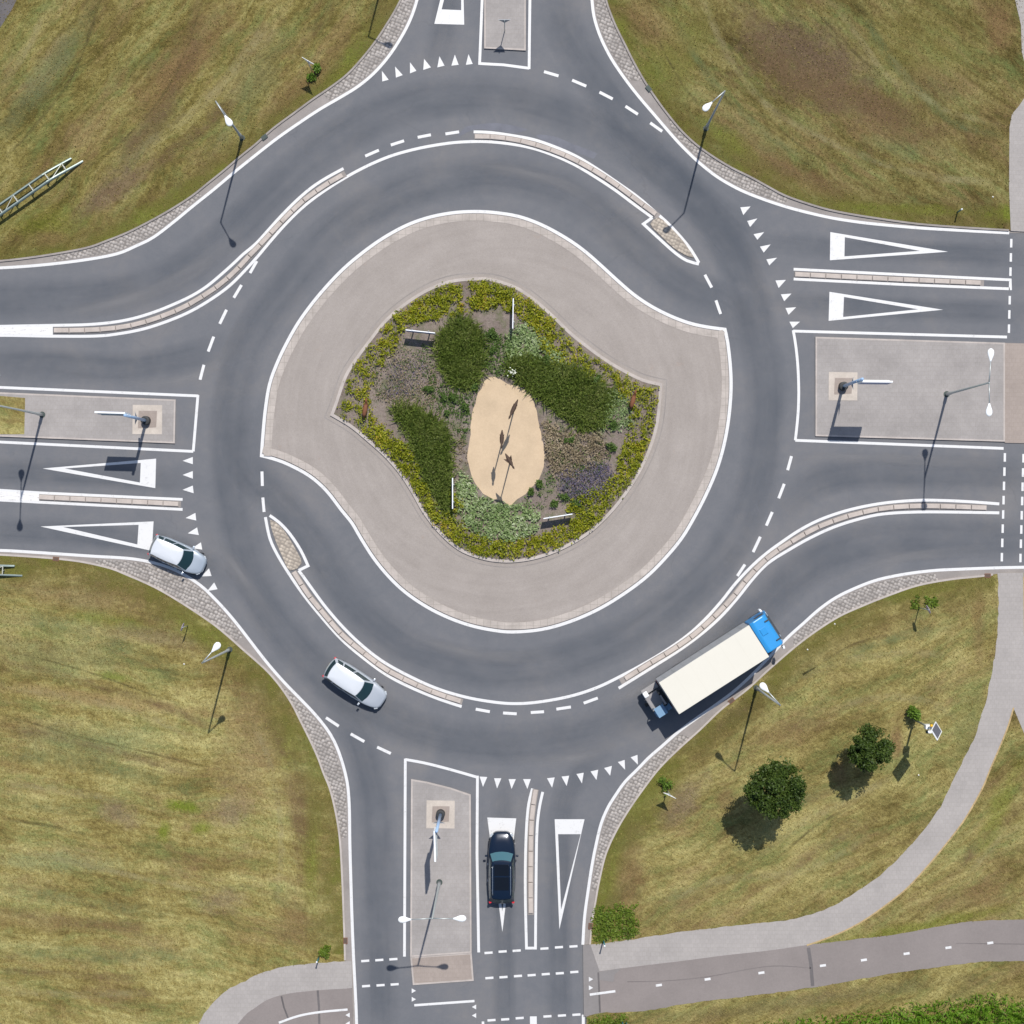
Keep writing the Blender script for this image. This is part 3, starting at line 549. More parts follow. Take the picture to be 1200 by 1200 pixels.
# apron of the roundabout and its garden
apA = [(306.5, 534), (308, 512), (311, 480), (316, 450), (325, 425), (336, 402), (350, 377.5), (367.5, 353.5), (385, 333), (402.5, 315), (420, 300), (440, 285), (460, 272.5), (480, 262.5), (500, 255.5), (520, 251), (542.5, 248.3), (570, 248.3), (600, 252), (620, 257.5), (640, 266), (660, 277), (677.5, 288.5), (692.5, 300.5), (707.5, 314), (725, 330), (742.5, 345), (762.5, 358.5), (785, 370), (807.5, 378.5), (827.5, 383), (849.5, 386)]
apB = [(849.5, 386), (852.5, 400), (855.5, 425), (856.7, 450), (855.5, 475), (852.5, 500), (847.5, 525), (840, 550), (830, 574), (817, 600), (800, 629), (780, 653.5), (757.5, 676), (730, 696.5), (700, 714.5), (667.5, 728.5), (635, 737.5), (600, 740.5), (575, 738), (550, 732.5), (525, 723.5), (500, 711), (475, 694), (455, 675), (437.5, 653.5), (422.5, 630), (412.5, 613), (400, 597.5), (382.5, 575), (362.5, 557.5), (337.5, 544), (320, 537.5), (306.5, 534)]
AP = spline(apA)+spline(apB)[1:-1]
bdA = [(391, 485.5), (396, 472), (400, 460), (407.5, 440), (420, 420), (435, 400), (452.5, 378), (475, 358.5), (500, 342.5), (525, 332.5), (550, 329), (575, 329.5), (600, 337), (615, 345.5), (632.5, 359), (650, 375), (667.5, 392), (687.5, 408), (707.5, 422.5), (730, 436), (752.5, 447), (772.5, 452)]
bdB = [(772.5, 452), (771, 475), (767.5, 500), (760, 525), (750, 547.5), (737.5, 569), (718, 595), (695, 618), (675, 632), (650, 644.5), (625, 652.5), (600, 656), (575, 654.5), (550, 647.5), (532.5, 637.5), (515, 621), (498, 599), (485, 576), (470, 553), (452.5, 533), (432.5, 515), (412.5, 498.5), (391, 485.5)]
BD = spline(bdA)+spline(bdB)[1:-1]
ins = offset(AP, 3.0, True); chk = inside(AP, np.array([ins[0][0]+0.]), np.array([ins[0][1]]))
sg = 1 if inside(AP, np.array([ins[len(ins)//3][0]]), np.array([ins[len(ins)//3][1]]))[0] else -1
K1 = offset(AP, sg*2.6, True)
poly('apron', K1, .07, 'apron_concrete', .07)
for q_ in (spline(apA), spline(apB)):
    Strips().rib(q_, sg*2.9, sg*11, .082+.002*(q_[0][0] > 500)).build('apron_kerb', 'kerb_band')
poly('garden_bed', BD, .16, 'garden_soil', .1)
sgb = 1 if inside(BD, *(np.array([v]) for v in offset(BD, 3., True)[len(BD)//3]))[0] else -1
Strips().rib(BD, -sgb*3.2, sgb*.4, .175, True, h=.12).build('garden_kerb', 'kerb_concrete')
Strips().rib(BD, -sgb*9, -sgb*7.8, .076, True).build('apron_joint', 'verge_concrete')
sand = [(579, 442), (586.5, 444), (595, 450), (606, 453), (616, 457.5), (623, 467), (627.5, 477), (631, 491), (634, 508), (637.5, 526), (638, 541), (634.6, 555), (626, 568), (615, 579), (606, 586), (598, 593), (589, 587), (578, 584.5), (566.7, 579), (556.7, 566.5), (550, 550.5), (548, 532), (551, 515), (552.5, 494), (556.7, 473), (559.5, 461), (565, 455), (567, 448), (572, 443)]
SD = spline(sand, True); SD = [(x+random.uniform(-.8, .8), y+random.uniform(-.8, .8)) for x, y in SD]
poly('sand_patch', SD, .175, 'gravel_sand')
# paved medians
def median(pts, z=.11, mat='median_paving', kerb=True):
    poly('median', pts, z, mat, z+.01)
    if kerb: 
        s2 = 1 if inside(pts, *(np.array([v]) for v in offset(pts, 2., True)[0]))[0] else -1
        Strips().rib(pts, -s2*.2, s2*1.7, z+.006, True, h=.1).build('median_kerb', 'kerb_concrete')
median([(955.5, 395), (1177, 402), (1177, 517.5), (955.5, 511)])
median([(1177.3, 402), (1290, 405), (1290, 521), (1177.3, 519)], .07, 'median_paving_brown', False)
median([(482, 913), (500, 916), (528, 923), (551.5, 931), (552.5, 1116), (481, 1121)])
median([(481, 1121.3), (552.5, 1116.3), (555, 1149), (484, 1154)], .05, 'median_paving_brown')
median([(568, -300), (616.5, -300), (616, 59.5), (567.5, 57)])
median([(-300, 455), (0, 460), (206, 468.5), (205, 519.5), (0, 511.5), (-300, 500)])
poly('median_grass', [(-200, 462), (0, 464), (30, 466.5), (29, 509), (0, 509), (-200, 500)], .118, 'grass_southwest')
for c in ((971, 436), (500, 937.5), (156, 474.5)):
    x, y = c; s_ = 33.5 if x > 900 else (33 if x > 400 else 34.5)
    poly('sign_pad', [(x, y), (x+s_, y+.5), (x+s_-.3, y+s_), (x-.4, y+s_-.3)], .122, 'pad_concrete')
    poly('pad_infill', [(x+7, y+7), (x+s_-6, y+7), (x+s_-7, y+s_-8), (x+6, y+s_-7)], .126, 'median_paving_brown')
# dark repair patches above the northern separator
poly('road_patch', spline([(537, 160), (545, 149), (560, 146), (580, 144), (600, 147), (618, 152), (602, 156), (576, 152.5), (556, 152)], True), .003, 'patch_asphalt')
poly('road_patch', spline([(628, 158), (650, 160), (672, 169), (700, 180), (696, 186), (668, 176), (640, 167)], True), .003, 'patch_asphalt')
# tyre film and scuffs along the lanes
wear = [([(900, 330), (862, 275), (800, 222), (720, 163), (640, 125), (560, 112), (480, 122), (400, 160), (330, 215), (270, 275), (200, 325), (120, 346), (0, 352), (-80, 352)], 27),
        ([(880, 420), (850, 360), (800, 335), (740, 285), (680, 235), (620, 210), (560, 205), (480, 222), (400, 265), (345, 325), (300, 385), (277, 450), (268, 520), (275, 600), (305, 700), (370, 782), (430, 828), (500, 860), (580, 872), (660, 865), (740, 840), (800, 800), (870, 735), (940, 670), (1000, 642), (1080, 632), (1240, 630)], 27),
        ([(285, 470), (290, 540), (330, 590), (370, 640), (410, 700), (470, 755), (540, 780), (610, 785), (690, 765), (760, 730), (820, 680), (865, 620), (890, 550), (898, 470), (890, 400), (868, 320), (830, 255), (780, 195), (730, 135), (690, 80), (660, 30), (652, -50)], 27),
        ([(290, 400), (230, 418), (150, 432), (60, 428), (-60, 425)], 22), ([(-60, 550), (120, 556), (240, 566)], 18), ([(-60, 616), (120, 628), (220, 648), (290, 700)], 18),
        ([(1240, 303), (1000, 292), (880, 280)], 16), ([(1240, 368), (1000, 360), (890, 350)], 16), ([(900, 610), (960, 563), (1050, 552), (1240, 560)], 24),
        ([(590, 1240), (590, 1000), (590, 900)], 16), ([(655, 1240), (655, 1040), (665, 930), (720, 870)], 18), ([(380, 800), (415, 850), (437, 920), (443, 1000), (447, 1240)], 24), ([(527, -80), (524, 20), (505, 90)], 20)]
tf = Strips(); sf = Strips()
for i, (p, w_) in enumerate(wear):
    sp = spline(p, step=.8); tf.rib(sp, -w_, w_, .0015+.00025*i, fade=5.)
tf.build('tyre_film', 'tyre_film')
for i, (p, w_) in enumerate([([(232, 610), (262, 648), (300, 700), (330, 740)], 12), ([(415, 835), (440, 862), (462, 885)], 7), ([(60, 370), (150, 352), (225, 318), (290, 262)], 12), ([(470, 742), (560, 768), (660, 768)], 10),
                             ([(700, 830), (790, 790), (860, 730)], 9), ([(540, 190), (600, 200), (660, 216), (720, 250)], 9), ([(600, 890), (680, 888), (730, 862)], 10), ([(140, 448), (200, 448), (250, 430), (290, 370)], 10), ([(960, 690), (1050, 655), (1160, 645)], 8), ([(920, 540), (1000, 536), (1170, 545)], 8)]):
    sf.rib(spline(p, step=.8), -w_, w_, .006+.0003*i, fade=4.)
sf.build('road_scuffs', 'scuffed_asphalt')
# ------------------------------------------------------------------ painted markings
PZ = .011
el = Strips()
for k in ('nw', 'ne', 'se'): el.rib(E[k], -W2, W2, PZ+.006)
el.rib(E['sw'], -W2, W2, PZ+.006); el.rib([(683.5, 1189), (684, 1400)], -W2, W2, PZ+.004)
el.rib(AP, -1.9, 1.9, PZ, True)
D1u = [(-60, 384), (0, 382.5), (62.5, 381.3), (100, 380.5), (130, 378), (155, 373.5), (180, 366), (205, 356), (225, 346.5), (242.5, 335.5), (260, 321), (275, 307.5), (285, 298), (300, 285.5), (315, 269), (330, 252.5), (347.5, 235), (365, 220), (382.5, 208.5), (402.5, 197.5)]
D1l = [(-60, 394), (0, 393), (62.5, 394), (112.5, 393.8), (140, 391), (170, 385), (200, 375), (225, 364), (250, 349), (270, 334), (287.5, 316.5), (302, 300.5), (315, 285), (332.5, 265), (352.5, 245), (372.5, 229), (395, 214), (417.5, 201), (440, 190), (462.5, 181.3), (490, 174), (517.5, 169), (540, 166.5), (570, 166), (600, 169), (625, 174), (650, 182.5), (675, 194), (700, 209), (722.5, 224), (742.5, 239), (764.5, 255)]
D2t = [(764.5, 255), (754, 262.5), (775, 282), (792, 297), (805, 305.5), (819, 309.5)]
D2u = [(555, 154.5), (575, 155.3), (600, 158.8), (625, 163.5), (650, 172), (675, 183), (700, 198), (725, 215), (747.5, 231), (765, 246), (782.5, 261.5), (797.5, 277.5), (810, 293), (819, 308)]
D4u = [(1171, 590.5), (1137, 588), (1105, 586.5), (1075, 586.3), (1040, 589), (1010, 594), (983, 601), (957.5, 610.5), (935, 622.5), (915, 636), (900, 647), (882.5, 662), (862.5, 683), (845, 705), (825, 727), (805, 745), (780, 762.5), (755, 777.5), (730, 791), (700, 805.5), (667.5, 816), (630, 822.8), (600, 824.5), (570, 821.5), (540, 815.5), (510, 806), (480, 792.5), (450, 776), (425, 757), (402.5, 735.5), (382.5, 712.5), (367.5, 692.5), (355, 675), (350, 668.5)]
D5t = [(350, 668.5), (361, 663), (352.5, 645), (340, 626), (327.5, 612.5), (316, 604)]
D4l = [(1171, 601), (1125, 600.2), (1075, 600), (1035, 602.3), (1007.5, 608), (977.5, 617.5), (950, 630), (925, 644), (900, 660), (882.5, 678), (865, 700), (845, 722.5), (822.5, 742.5), (797.5, 761), (772.5, 777), (750, 791), (725, 806.5)]
D5l = [(311, 606), (316, 630), (324, 648), (337.5, 670.5), (355, 696), (375, 721), (400, 749), (425, 770.5), (452.5, 790.5), (480, 805), (512.5, 818.5), (541, 828)]
L_ = {k: spline(v) for k, v in dict(D1u=D1u, D1l=D1l, D2u=D2u, D4u=D4u, D4l=D4l, D5l=D5l).items()}
D2T = [D2t[0]]+spline(D2t[1:]); D5T = [D5t[0]]+spline(D5t[1:])
for k in L_: el.rib(L_[k], -W2, W2, PZ)
el.rib(D2T, -W2, W2, PZ+.001); el.rib(D5T, -W2, W2, PZ+.001)
D3a, D3b = [(930, 315.5), (1060, 322), (1184, 328)], [(930, 327), (1060, 333.5), (1184, 338.5)]
D6a, D6b = [(-200, 566), (0, 574.5), (46, 577.5), (214, 585.3)], [(-200, 578), (0, 586), (46, 588.5), (214, 597)]
D7a = spline([(624, 924), (619.5, 942.5), (617, 970), (615.7, 1012), (615.7, 1055), (617, 1112)]); D7b = spline([(636, 928), (631.5, 950), (629, 980), (628, 1050), (627.5, 1112)])
for q in (D3a, D3b, D6a, D6b, D7a, D7b): el.rib(q, -1.6, 1.6, PZ)
el.rib([(1184, 326.5), (1184.5, 340)], -1.3, 1.3, PZ+.001); el.rib([(615.5, 1111), (629, 1111)], -1.6, 1.6, PZ+.001)
# outlines of the medians
for q in ([(1180, 395), (929.5, 388)], spline([(929.5, 387), (932.5, 405), (935, 430), (936, 460), (935, 487), (932, 516)]), [(932, 516), (1176, 525.5)],
          [(475, 889), (474.5, 1000), (474, 1121)], [(559.5, 909), (559, 1000), (561, 1116)], spline([(475, 890), (497, 894), (525, 901), (560, 911)]),
          [(567, -300), (565, 0), (562, 76)], [(562, 74.5), (590, 76), (620, 80)], [(621, -300), (621, 0), (620, 81)],
          [(-300, 442), (0, 454), (232.5, 464)], [(232, 463), (226.5, 529)], [(-300, 505), (0, 518), (226.5, 529)]):
    el.rib(q, -1.6, 1.6, PZ+.0006*random.random())
el.build('edge_line', 'white_paint')
wp = Strips()
wp.tri([(-200, 387), (0, 383), (62, 383), (62, 392.5), (0, 391.5), (-200, 393)], PZ+.004); wp.tri([(-200, 568), (0, 575.5), (46, 578.5), (46, 588), (0, 585.5), (-200, 577)], PZ+.004)
wp.build('painted_nose', 'worn_paint')
da = Strips()
def seg(x0, y0, x1, y1, w_=1.7): da.rib([(x0, y0), (x1, y1)], -w_, w_, PZ)
for q in [(637.5, 84, 654.5, 89), (670.5, 94, 687, 101), (702.5, 108, 718, 116), (733, 124.5, 747.5, 134), (762, 144, 776, 154),
          (428, 183, 444, 176), (458, 170, 473.5, 165), (489.5, 161, 505, 158), (522, 157, 538, 154.5), (301, 306, 293, 320), (283, 334, 274, 349), (265.5, 363, 257.5, 379.5), (250.5, 394.5, 244, 412), (239, 427.5, 234.5, 445),
          (307, 552.5, 307.5, 569.5), (308, 583, 309.5, 600), (826, 322, 834, 337), (839, 352, 844.5, 368), (927.5, 534.5, 923, 551), (919, 567, 912.5, 584), (905, 600, 898, 616), (891, 629, 882.5, 647), (873, 661.5, 864, 675),
          (557.5, 831, 574, 834), (589.5, 835.5, 605.5, 836.5), (622, 835, 637.5, 834), (652, 831, 669, 828.5), (684, 824, 700.5, 818), (382, 841, 397, 851), (411, 860, 427, 869), (442, 875.5, 458, 883)]: seg(*q)
def dash(x, y, ang, L=9.5, w_=1.35): a = R(ang); seg(x-L/2*math.cos(a), y-L/2*math.sin(a), x+L/2*math.cos(a), y+L/2*math.sin(a), w_)
for x, y in [(428, 1126), (444.5, 1125), (461, 1124), (429, 1155.5), (446, 1154.5), (462.5, 1153.5), (572.5, 1116.5), (589, 1115), (605.5, 1114), (638, 1111.5), (655, 1110), (672, 1109),
             (573.5, 1146), (590, 1145), (607, 1143.7), (623, 1142.7), (639.5, 1141.5), (656, 1140.5), (673, 1139), (576, 1195.5), (592, 1194.5), (609, 1193), (641.5, 1191), (658.5, 1190), (675.5, 1189)]: dash(x, y, -4)
for i in range(7): dash(1185-i*.45, 285+i*16.7, 91, 10); dash(1209-i*.45, 286+i*16.7, 91, 10)
for i in range(8): dash(1177.5-i*.5, 536+i*16.7, 91, 10); dash(1199.3-i*.5, 537+i*16.7, 91, 10)
da.build('dashed_line', 'white_paint')
pm = Strips()
for x, y in [(772, 1154), (829, 1147), (892, 1139.5), (964, 1131), (1012, 1124.5), (1062, 1117), (1111, 1110), (1160, 1104.5), (1209, 1102)]: pm.rib([(x-3.5, y+.5), (x+3.5, y-.5)], -1.4, 1.4, FZ+.006)
pm.rib([(691, 1165), (721, 1161)], -1.4, 1.4, FZ+.018); pm.rib(spline([(327, 1198), (350, 1190), (375, 1185.5), (407.5, 1182.5)]), -1.3, 1.3, FZ+.01)
for x, y, d, z in [(690, 1147, 1, FZ+.018), (690, 1157, 1, FZ+.018), (410, 1189, -1, FZ+.006), (410, 1199, -1, FZ+.006), (482.5, 1161, 1, PZ), (482.5, 1171, 1, PZ), (558, 1180, -1, PZ), (558, 1190, -1, PZ)]:
    pm.tri([(x, y-2.8), (x, y+2.8), (x+5*d, y)], z)
pm.rib([(485.5, 1178), (556, 1173)], -1.4, 1.4, PZ); pm.rib([(625, 1191), (626, 1300)], -4, 4, PZ); pm.rib([(566, 1197), (567, 1300)], -1.5, 1.5, PZ)
pm.build('path_marking', 'white_paint')
teeth = Strips()
T = [((447.5, 83), (448, 95.5), (455.5, 93.5)), ((463, 78), (464, 91), (472, 88)), ((480.5, 73), (480.5, 86), (488, 83)), ((497, 69), (496, 82), (505, 79)), ((515, 66), (512.5, 79), (521, 77)), ((533, 64), (529, 77), (537.5, 76)), ((549, 63.5), (546, 76), (554, 75)),
     ((867.5, 243), (879.5, 242), (871, 252)), ((875.5, 259), (887.5, 256), (879, 266)), ((883, 274.5), (895.5, 272), (887.5, 281)), ((890.5, 289), (903, 286.5), (895, 296)), ((898, 304), (910.5, 302), (901.5, 311)), ((908.7, 328.7), (921, 328), (912.5, 337.5)), ((915, 345), (927.5, 344), (919, 353)), ((920.5, 361), (933, 360), (924, 369)), ((925, 377), (937.5, 377), (929, 384.5)),
     ((214, 540), (226, 535.5), (226, 544)), ((214, 556.5), (226, 552), (226, 561)), ((214, 574), (226, 569), (227, 578)), ((217.5, 607), (229, 601), (230, 610)), ((220, 625), (231, 618), (233, 627)), ((225, 642.5), (235.5, 635.5), (237, 644)), ((231, 660), (240, 652), (243, 661)), ((236, 675.5), (245, 666), (248, 675)), ((243, 692.5), (251, 682.5), (255, 690.5)),
     ((562, 910), (571, 910.5), (566, 922)), ((579, 912), (587.5, 912), (582.5, 924)), ((596, 913), (604.5, 913), (599.5, 924.5)), ((613, 913), (622, 913), (618, 924.5)), ((641, 912), (650, 911), (647, 923)), ((658, 910), (667, 909), (664, 921)), ((675.5, 907), (684, 905.5), (682, 918)), ((692, 904), (701, 902), (699, 914)), ((708, 900), (717, 897.5), (715, 909)), ((724, 893), (732, 890.5), (732.5, 902)), ((739, 887.5), (747, 884.5), (747.5, 896))]
for t in T: teeth.tri(t, PZ)
def hollow(A, B, C, a, b_, c):
    """big give-way triangle: base corners A, B, apex C; inner opening a, b_, c"""
    for q in ((A, B, b_, a), (B, C, c, b_), (C, A, a, c)): teeth.tri(q, PZ)
hollow((183, 537.5), (182, 572), (50, 549), (165, 542.5), (164, 565.5), (76, 549)); hollow((180, 611), (178, 645.5), (47.5, 617), (162.5, 615), (161, 638), (74, 617.6))
hollow((973, 272), (972.5, 305), (1111, 295), (990, 278), (989.5, 300.5), (1078, 294)); hollow((972, 342), (971, 376), (1105, 363), (989, 348), (988, 371.5), (1076, 362.5))
hollow((509, 28), (544, 29), (541, -103), (517.5, 11), (540.5, 12), (540, -78)); hollow((571, 958), (605, 959), (588.7, 1092), (577, 976), (600.5, 976), (588.7, 1068))
hollow((650, 960), (685, 960), (655.5, 1089), (654, 977.5), (680.5, 977.5), (657.5, 1066))
teeth.build('give_way_marking', 'white_paint')
# ------------------------------------------------------------------ lane separators: rows of kerb blocks
def resample(pts, step):
    out = [pts[0]]; acc = 0.
    for a, b_ in zip(pts, pts[1:]):
        d = math.dist(a, b_); 
        while acc+d >= step:
            t = (step-acc)/d; a = (a[0]+(b_[0]-a[0])*t, a[1]+(b_[1]-a[1])*t); out.append(a); d = math.dist(a, b_); acc = 0.
        acc += d
    return out
def separator(center, label, w_=2.6):
    pts = resample(spline(center, step=.1), 18.2); c0 = P(*pts[len(pts)//2]); t = thing('lane_separator', label, 'lane separator', c0)
    for a, b_ in zip(pts, pts[1:]):
        pa, pb = P(*a), P(*b_); d = (pb-pa); L = d.length; d.normalize(); n = Vector((-d.y, d.x, 0)); h = w_/S; e = .022
        m = MB(); c = []
        for z, k in ((.0, 0.), (.10, .0), (.125, .035)):
            c += [pa+d*(e+k)-n*(h-k)+Vector((0, 0, z)), pb-d*(e+k)-n*(h-k)+Vector((0, 0, z)), pb-d*(e+k)+n*(h-k)+Vector((0, 0, z)), pa+d*(e+k)+n*(h-k)+Vector((0, 0, z))]
        c = [q-c0 for q in c]
        fs = [(8, 9, 10, 11)]
        for l in (0, 4): fs += [(l+i, l+(i+1) % 4, l+4+(i+1) % 4, l+4+i) for i in range(4)]
        m.add(c, fs).build('kerb_block', 'block_concrete', t)
    s_ = Strips().rib(spline(center, step=.3), -w_-1.0, w_+1.0, .0135); s_.v = [(x-c0.x, y-c0.y, z) for x, y, z in s_.v]; s_.build('bedding', 'verge_concrete', None, t)
separator([(63, 387.5), (100, 387.2), (135, 384.8), (162, 379.8), (190, 371), (215, 360.5), (237, 348), (257, 334.5), (276, 318), (293, 299.5), (308, 284), (324, 266.5), (341, 249), (360, 232), (385, 215), (405, 203.5)], 'long curved row of beige kerb blocks sweeping from the western exit to the north-west ring')
separator([(556, 160.5), (580, 161), (610, 165.5), (640, 174), (670, 186), (700, 202.5), (725, 219), (750, 238), (772, 254)], 'curved row of beige kerb blocks on the north side ending at the small cobbled teardrop')
separator([(931, 321.8), (1060, 328), (1153, 332)], 'straight row of beige kerb blocks between the two eastern entry lanes')
separator([(1156, 595.3), (1120, 594), (1075, 593.2), (1038, 595.6), (1009, 601), (980, 609.5), (953, 620.3), (930, 633.5), (907, 648), (890, 662.5), (873, 681.5), (856, 703), (835, 724.5), (813, 744), (788, 761.5), (763, 776.5), (727, 799)], 'longest curved row of beige kerb blocks beside the lorry, running to the eastern exit')
separator([(344, 670), (352, 683), (362, 698), (380, 720), (401, 744), (426, 765), (452, 784.5), (480, 799), (511, 812.5), (542, 822.5)], 'curved row of beige kerb blocks on the south-west ring beside the silver estate car')
separator([(46, 582.8), (130, 586.8), (212, 591)], 'straight row of beige kerb blocks between the two western entry lanes')
separator([(627.8, 925), (625, 942), (623, 960), (622, 985), (621.7, 1030), (622, 1072)], 'row of beige kerb blocks between the southern entry lanes, beside the dark car')
for pts, lab in (([(762, 262.5), (772, 255), (782, 263), (790, 271), (800, 282), (808, 293.5), (813, 302), (806, 300.5), (790, 291), (775, 277)], 0), ([(316.5, 609), (321, 628), (330, 650), (340, 668.5), (353.5, 660), (345, 641), (332.5, 621), (322, 611)], 1)):
    poly('cobbled_island', spline(pts, True), .06, 'small_cobbles', .06)
# ================================================================== THINGS
Z0 = LZ
# ---- street lamps
def head_mesh(m, c, d, L=.80, r=.225):
    """teardrop lamp head hanging at c (its narrow end), pointing along d"""
    d = Vector(d).normalized(); n = Vector((-d.y, d.x, 0)); up = Vector((0, 0, 1)); prof = [(0, .05), (.12, .07), (.3, .13), (.5, .2), (.7, r), (.86, r*.86), (.96, r*.5), (1., .02)]
    vs = []; k = 14
    for t, rr in prof:
        for i in range(k):
            a = 2*math.pi*i/k; vs.append(Vector(c)+d*L*t+n*math.cos(a)*rr+up*(math.sin(a)*rr*.42))
    fs = [(i*k+j, i*k+(j+1) % k, (i+1)*k+(j+1) % k, (i+1)*k+j) for i in range(len(prof)-1) for j in range(k)]+[tuple(range(k)), tuple(range((len(prof)-1)*k, len(prof)*k))[::-1]]
    m.add(vs, fs)
def lamp(x, y, ax, ay, label, H=10.5, z=Z0):
    t = thing('street_lamp', label, 'street lamp', P(x, y, z), 0, 'street lamps on single bent arms')
    d = Vector((ax, -ay, 0)); L = d.length/S; d.normalize()
    m = MB(); m.tube([(0, 0, 0), (0, 0, 1.1), (0, 0, 1.15), (0, 0, H)], [.12, .12, .085, .05], 12).build('pole', 'pole_grey', t, True)
    a0 = Vector((0, 0, H)); MB().tube([a0-Vector((0, 0, .05)), a0+d*.15+Vector((0, 0, .04)), a0+d*(L-.62)+Vector((0, 0, .22))], [.05, .045, .035], 10).build('arm', 'galvanised', t, True)
    m = MB(); head_mesh(m, a0+d*(L-.66)+Vector((0, 0, .22)), d); m.build('lamp_head', 'lamp_white', t, True)
    MB().tube([(0, 0, 0), (0, 0, .03)], .2, 14).build('base_plate', 'dark_post', t); return t
lamp(284, 162, 16, 25, 'bent-arm street lamp on the north-west verge, its shadow across the ring road')
lamp(827, 151, -22, 20, 'bent-arm street lamp on the north-east grass with its head turned to the ring')
lamp(269.5, 761, 18, -20, 'bent-arm street lamp on the south-west grass with its head folded back over its arm')
lamp(886, 806, -20, -22, 'bent-arm street lamp on the grass just south of the white lorry')
lamp(457, -54, 27, 7, 'bent-arm street lamp beyond the top edge whose shadow ends on the cobbled verge')
def dlamp(x, y, dx, dy, label, H=10.5):
    t = thing('double_street_lamp', label, 'street lamp', P(x, y, .11), 0, 'double street lamps on the medians')
    MB().tube([(0, 0, 0), (0, 0, 1.1), (0, 0, 1.15), (0, 0, H)], [.12, .12, .09, .055], 12).build('pole', 'galvanised', t, True)
    MB().tube([(0, 0, 0), (0, 0, .03)], .22, 14).build('base_plate', 'dark_post', t)
    for s_ in (1, -1):
        d = Vector((dx*s_, dy*s_, 0)); MB().tube([Vector((0, 0, H-.05)), d*.5+Vector((0, 0, H+.06)), d*1.35+Vector((0, 0, H+.16))], [.045, .04, .033], 8).build('arm', 'galvanised', t, True)
        m = MB(); head_mesh(m, d*1.32+Vector((0, 0, H+.16)), d, .86, .22); m.build('lamp_head', 'lamp_white', t, True)
dlamp(1109, 462, .03, 1, 'double-headed street lamp on the eastern median with a long leaning shadow')
dlamp(515, 1033.5, 1, .02, 'double-headed street lamp on the southern median, both heads showing white')
dlamp(50, 486, .03, 1, 'double-headed street lamp on the western median next to the patch of grass')
# ---- direction signs on the medians
def direction_sign(x, y, dx, dy, face, label, yd):
    """mast with a panel flying along (dx,dy); yd = outward direction of the give-way plate"""
    t = thing('direction_sign', label, 'road sign', P(x, y, .122), 0, 'tall direction signs standing on the medians')
    d = Vector((dx, dy, 0)); n = Vector((-dy, dx, 0))*face
    MB().tube([(0, 0, 0), (0, 0, .5), (0, 0, .52)], [.32, .30, .2], 20).build('base_drum', 'drum_black', t)
    MB().tube([(0, 0, .4), (0, 0, 6.6)], [.11, .10], 12).build('pole', 'sign_edge_blue', t, True)
    m = MB(); a = R(0)
    def quad(u0, u1, z0, z1, off, th, nm, mt):
        mm = MB(); c = d*((u0+u1)/2)+n*off+Vector((0, 0, (z0+z1)/2)); mm.box(c, ((u1-u0), th, z1-z0), math.atan2(d.y, d.x)); return mm.build(nm, mt, t, bevel=.012)
    quad(.02, 2.05, 4.85, 6.45, .15, .12, 'sign_panel', 'sign_white')
    quad(.06, 2.01, 4.89, 6.41, .215, .006, 'sign_face', 'sign_blue')
    for z in (5.2, 6.15): quad(-.14, 1.9, z-.04, z+.04, .05, .05, 'panel_rail', 'galvanised')
    o = Vector((yd[0], yd[1], 0)); sdv = Vector((-o.y, o.x, 0)); hw = .42
    for k, (s_, th, mt, nm) in enumerate(((1., .02, 'sign_red', 'give_way_plate'), (.66, .004, 'sign_white', 'plate_centre'))):
        b0 = o*(.13+(.012 if k else 0)); vs = []
        for e in (0, th):
            for u, z in ((-hw*s_, 2.55+.36*s_), (hw*s_, 2.55+.36*s_), (0, 2.55-.42*s_)): vs.append(b0+o*e+sdv*u+Vector((0, 0, z+(.03 if k else 0))))
        MB().add(vs, [(0, 1, 2), (5, 4, 3), (0, 3, 4, 1), (1, 4, 5, 2), (2, 5, 3, 0)]).build(nm, 'sign_back' if not k else mt, t)
    return t
direction_sign(172, 493, -1, .03, -1, 'direction sign with a black drum base on the western median, panel pointing left', (-1, 0))
direction_sign(987.3, 453, 1, -.01, -1, 'direction sign with a black drum base on the eastern median, panel pointing right', (1, 0))
direction_sign(516.5, 953, .03, -1, -1, 'direction sign with a black drum base on the southern median, panel seen edge-on', (0, -1))
# ---- give-way and small signs on posts
def small_sign(x, y, yaw, plate, h, label, z=Z0, sz=.42, pmat='sign_white'):
    t = thing('traffic_sign', label, 'road sign', P(x, y, z), yaw, None)
    MB().tube([(0, 0, 0), (0, 0, h)], .032, 8).build('post', 'galvanised', t, True)
    m = MB()
    if plate == 'tri': vs = [(-sz, h-.03), (sz, h-.03), (0, h-.03-sz*1.7)]
    elif plate == 'disc': vs = [(sz*math.cos(2*math.pi*i/20), h-sz+sz*math.sin(2*math.pi*i/20)) for i in range(20)]
    else: vs = [(-sz, h), (sz, h), (sz, h-sz*1.3), (-sz, h-sz*1.3)]
    m.prism(vs, 'y', -.06, -.035).build('plate', pmat, t)
    cz = sum(v[1] for v in vs)/len(vs); MB().prism([(a*.72, cz+(c-cz)*.72) for a, c in vs], 'y', -.064, -.0605).build('plate_face', 'sign_white' if plate != 'disc' else 'sign_blue', t)
    return t
small_sign(591.4, 37, R(180), 'tri', 2.6, 'give-way sign on the northern median casting a small triangular shadow', .11, .42, 'sign_back')
t_ = small_sign(366, 84, R(150), 'tri', 2.7, 'pale give-way sign beside the small green bush on the north-west grass', sz=.48)
small_sign(781.5, 925, R(-25), 'tri', 2.3, 'pale give-way sign beside the small bush on the south-east grass', sz=.48)
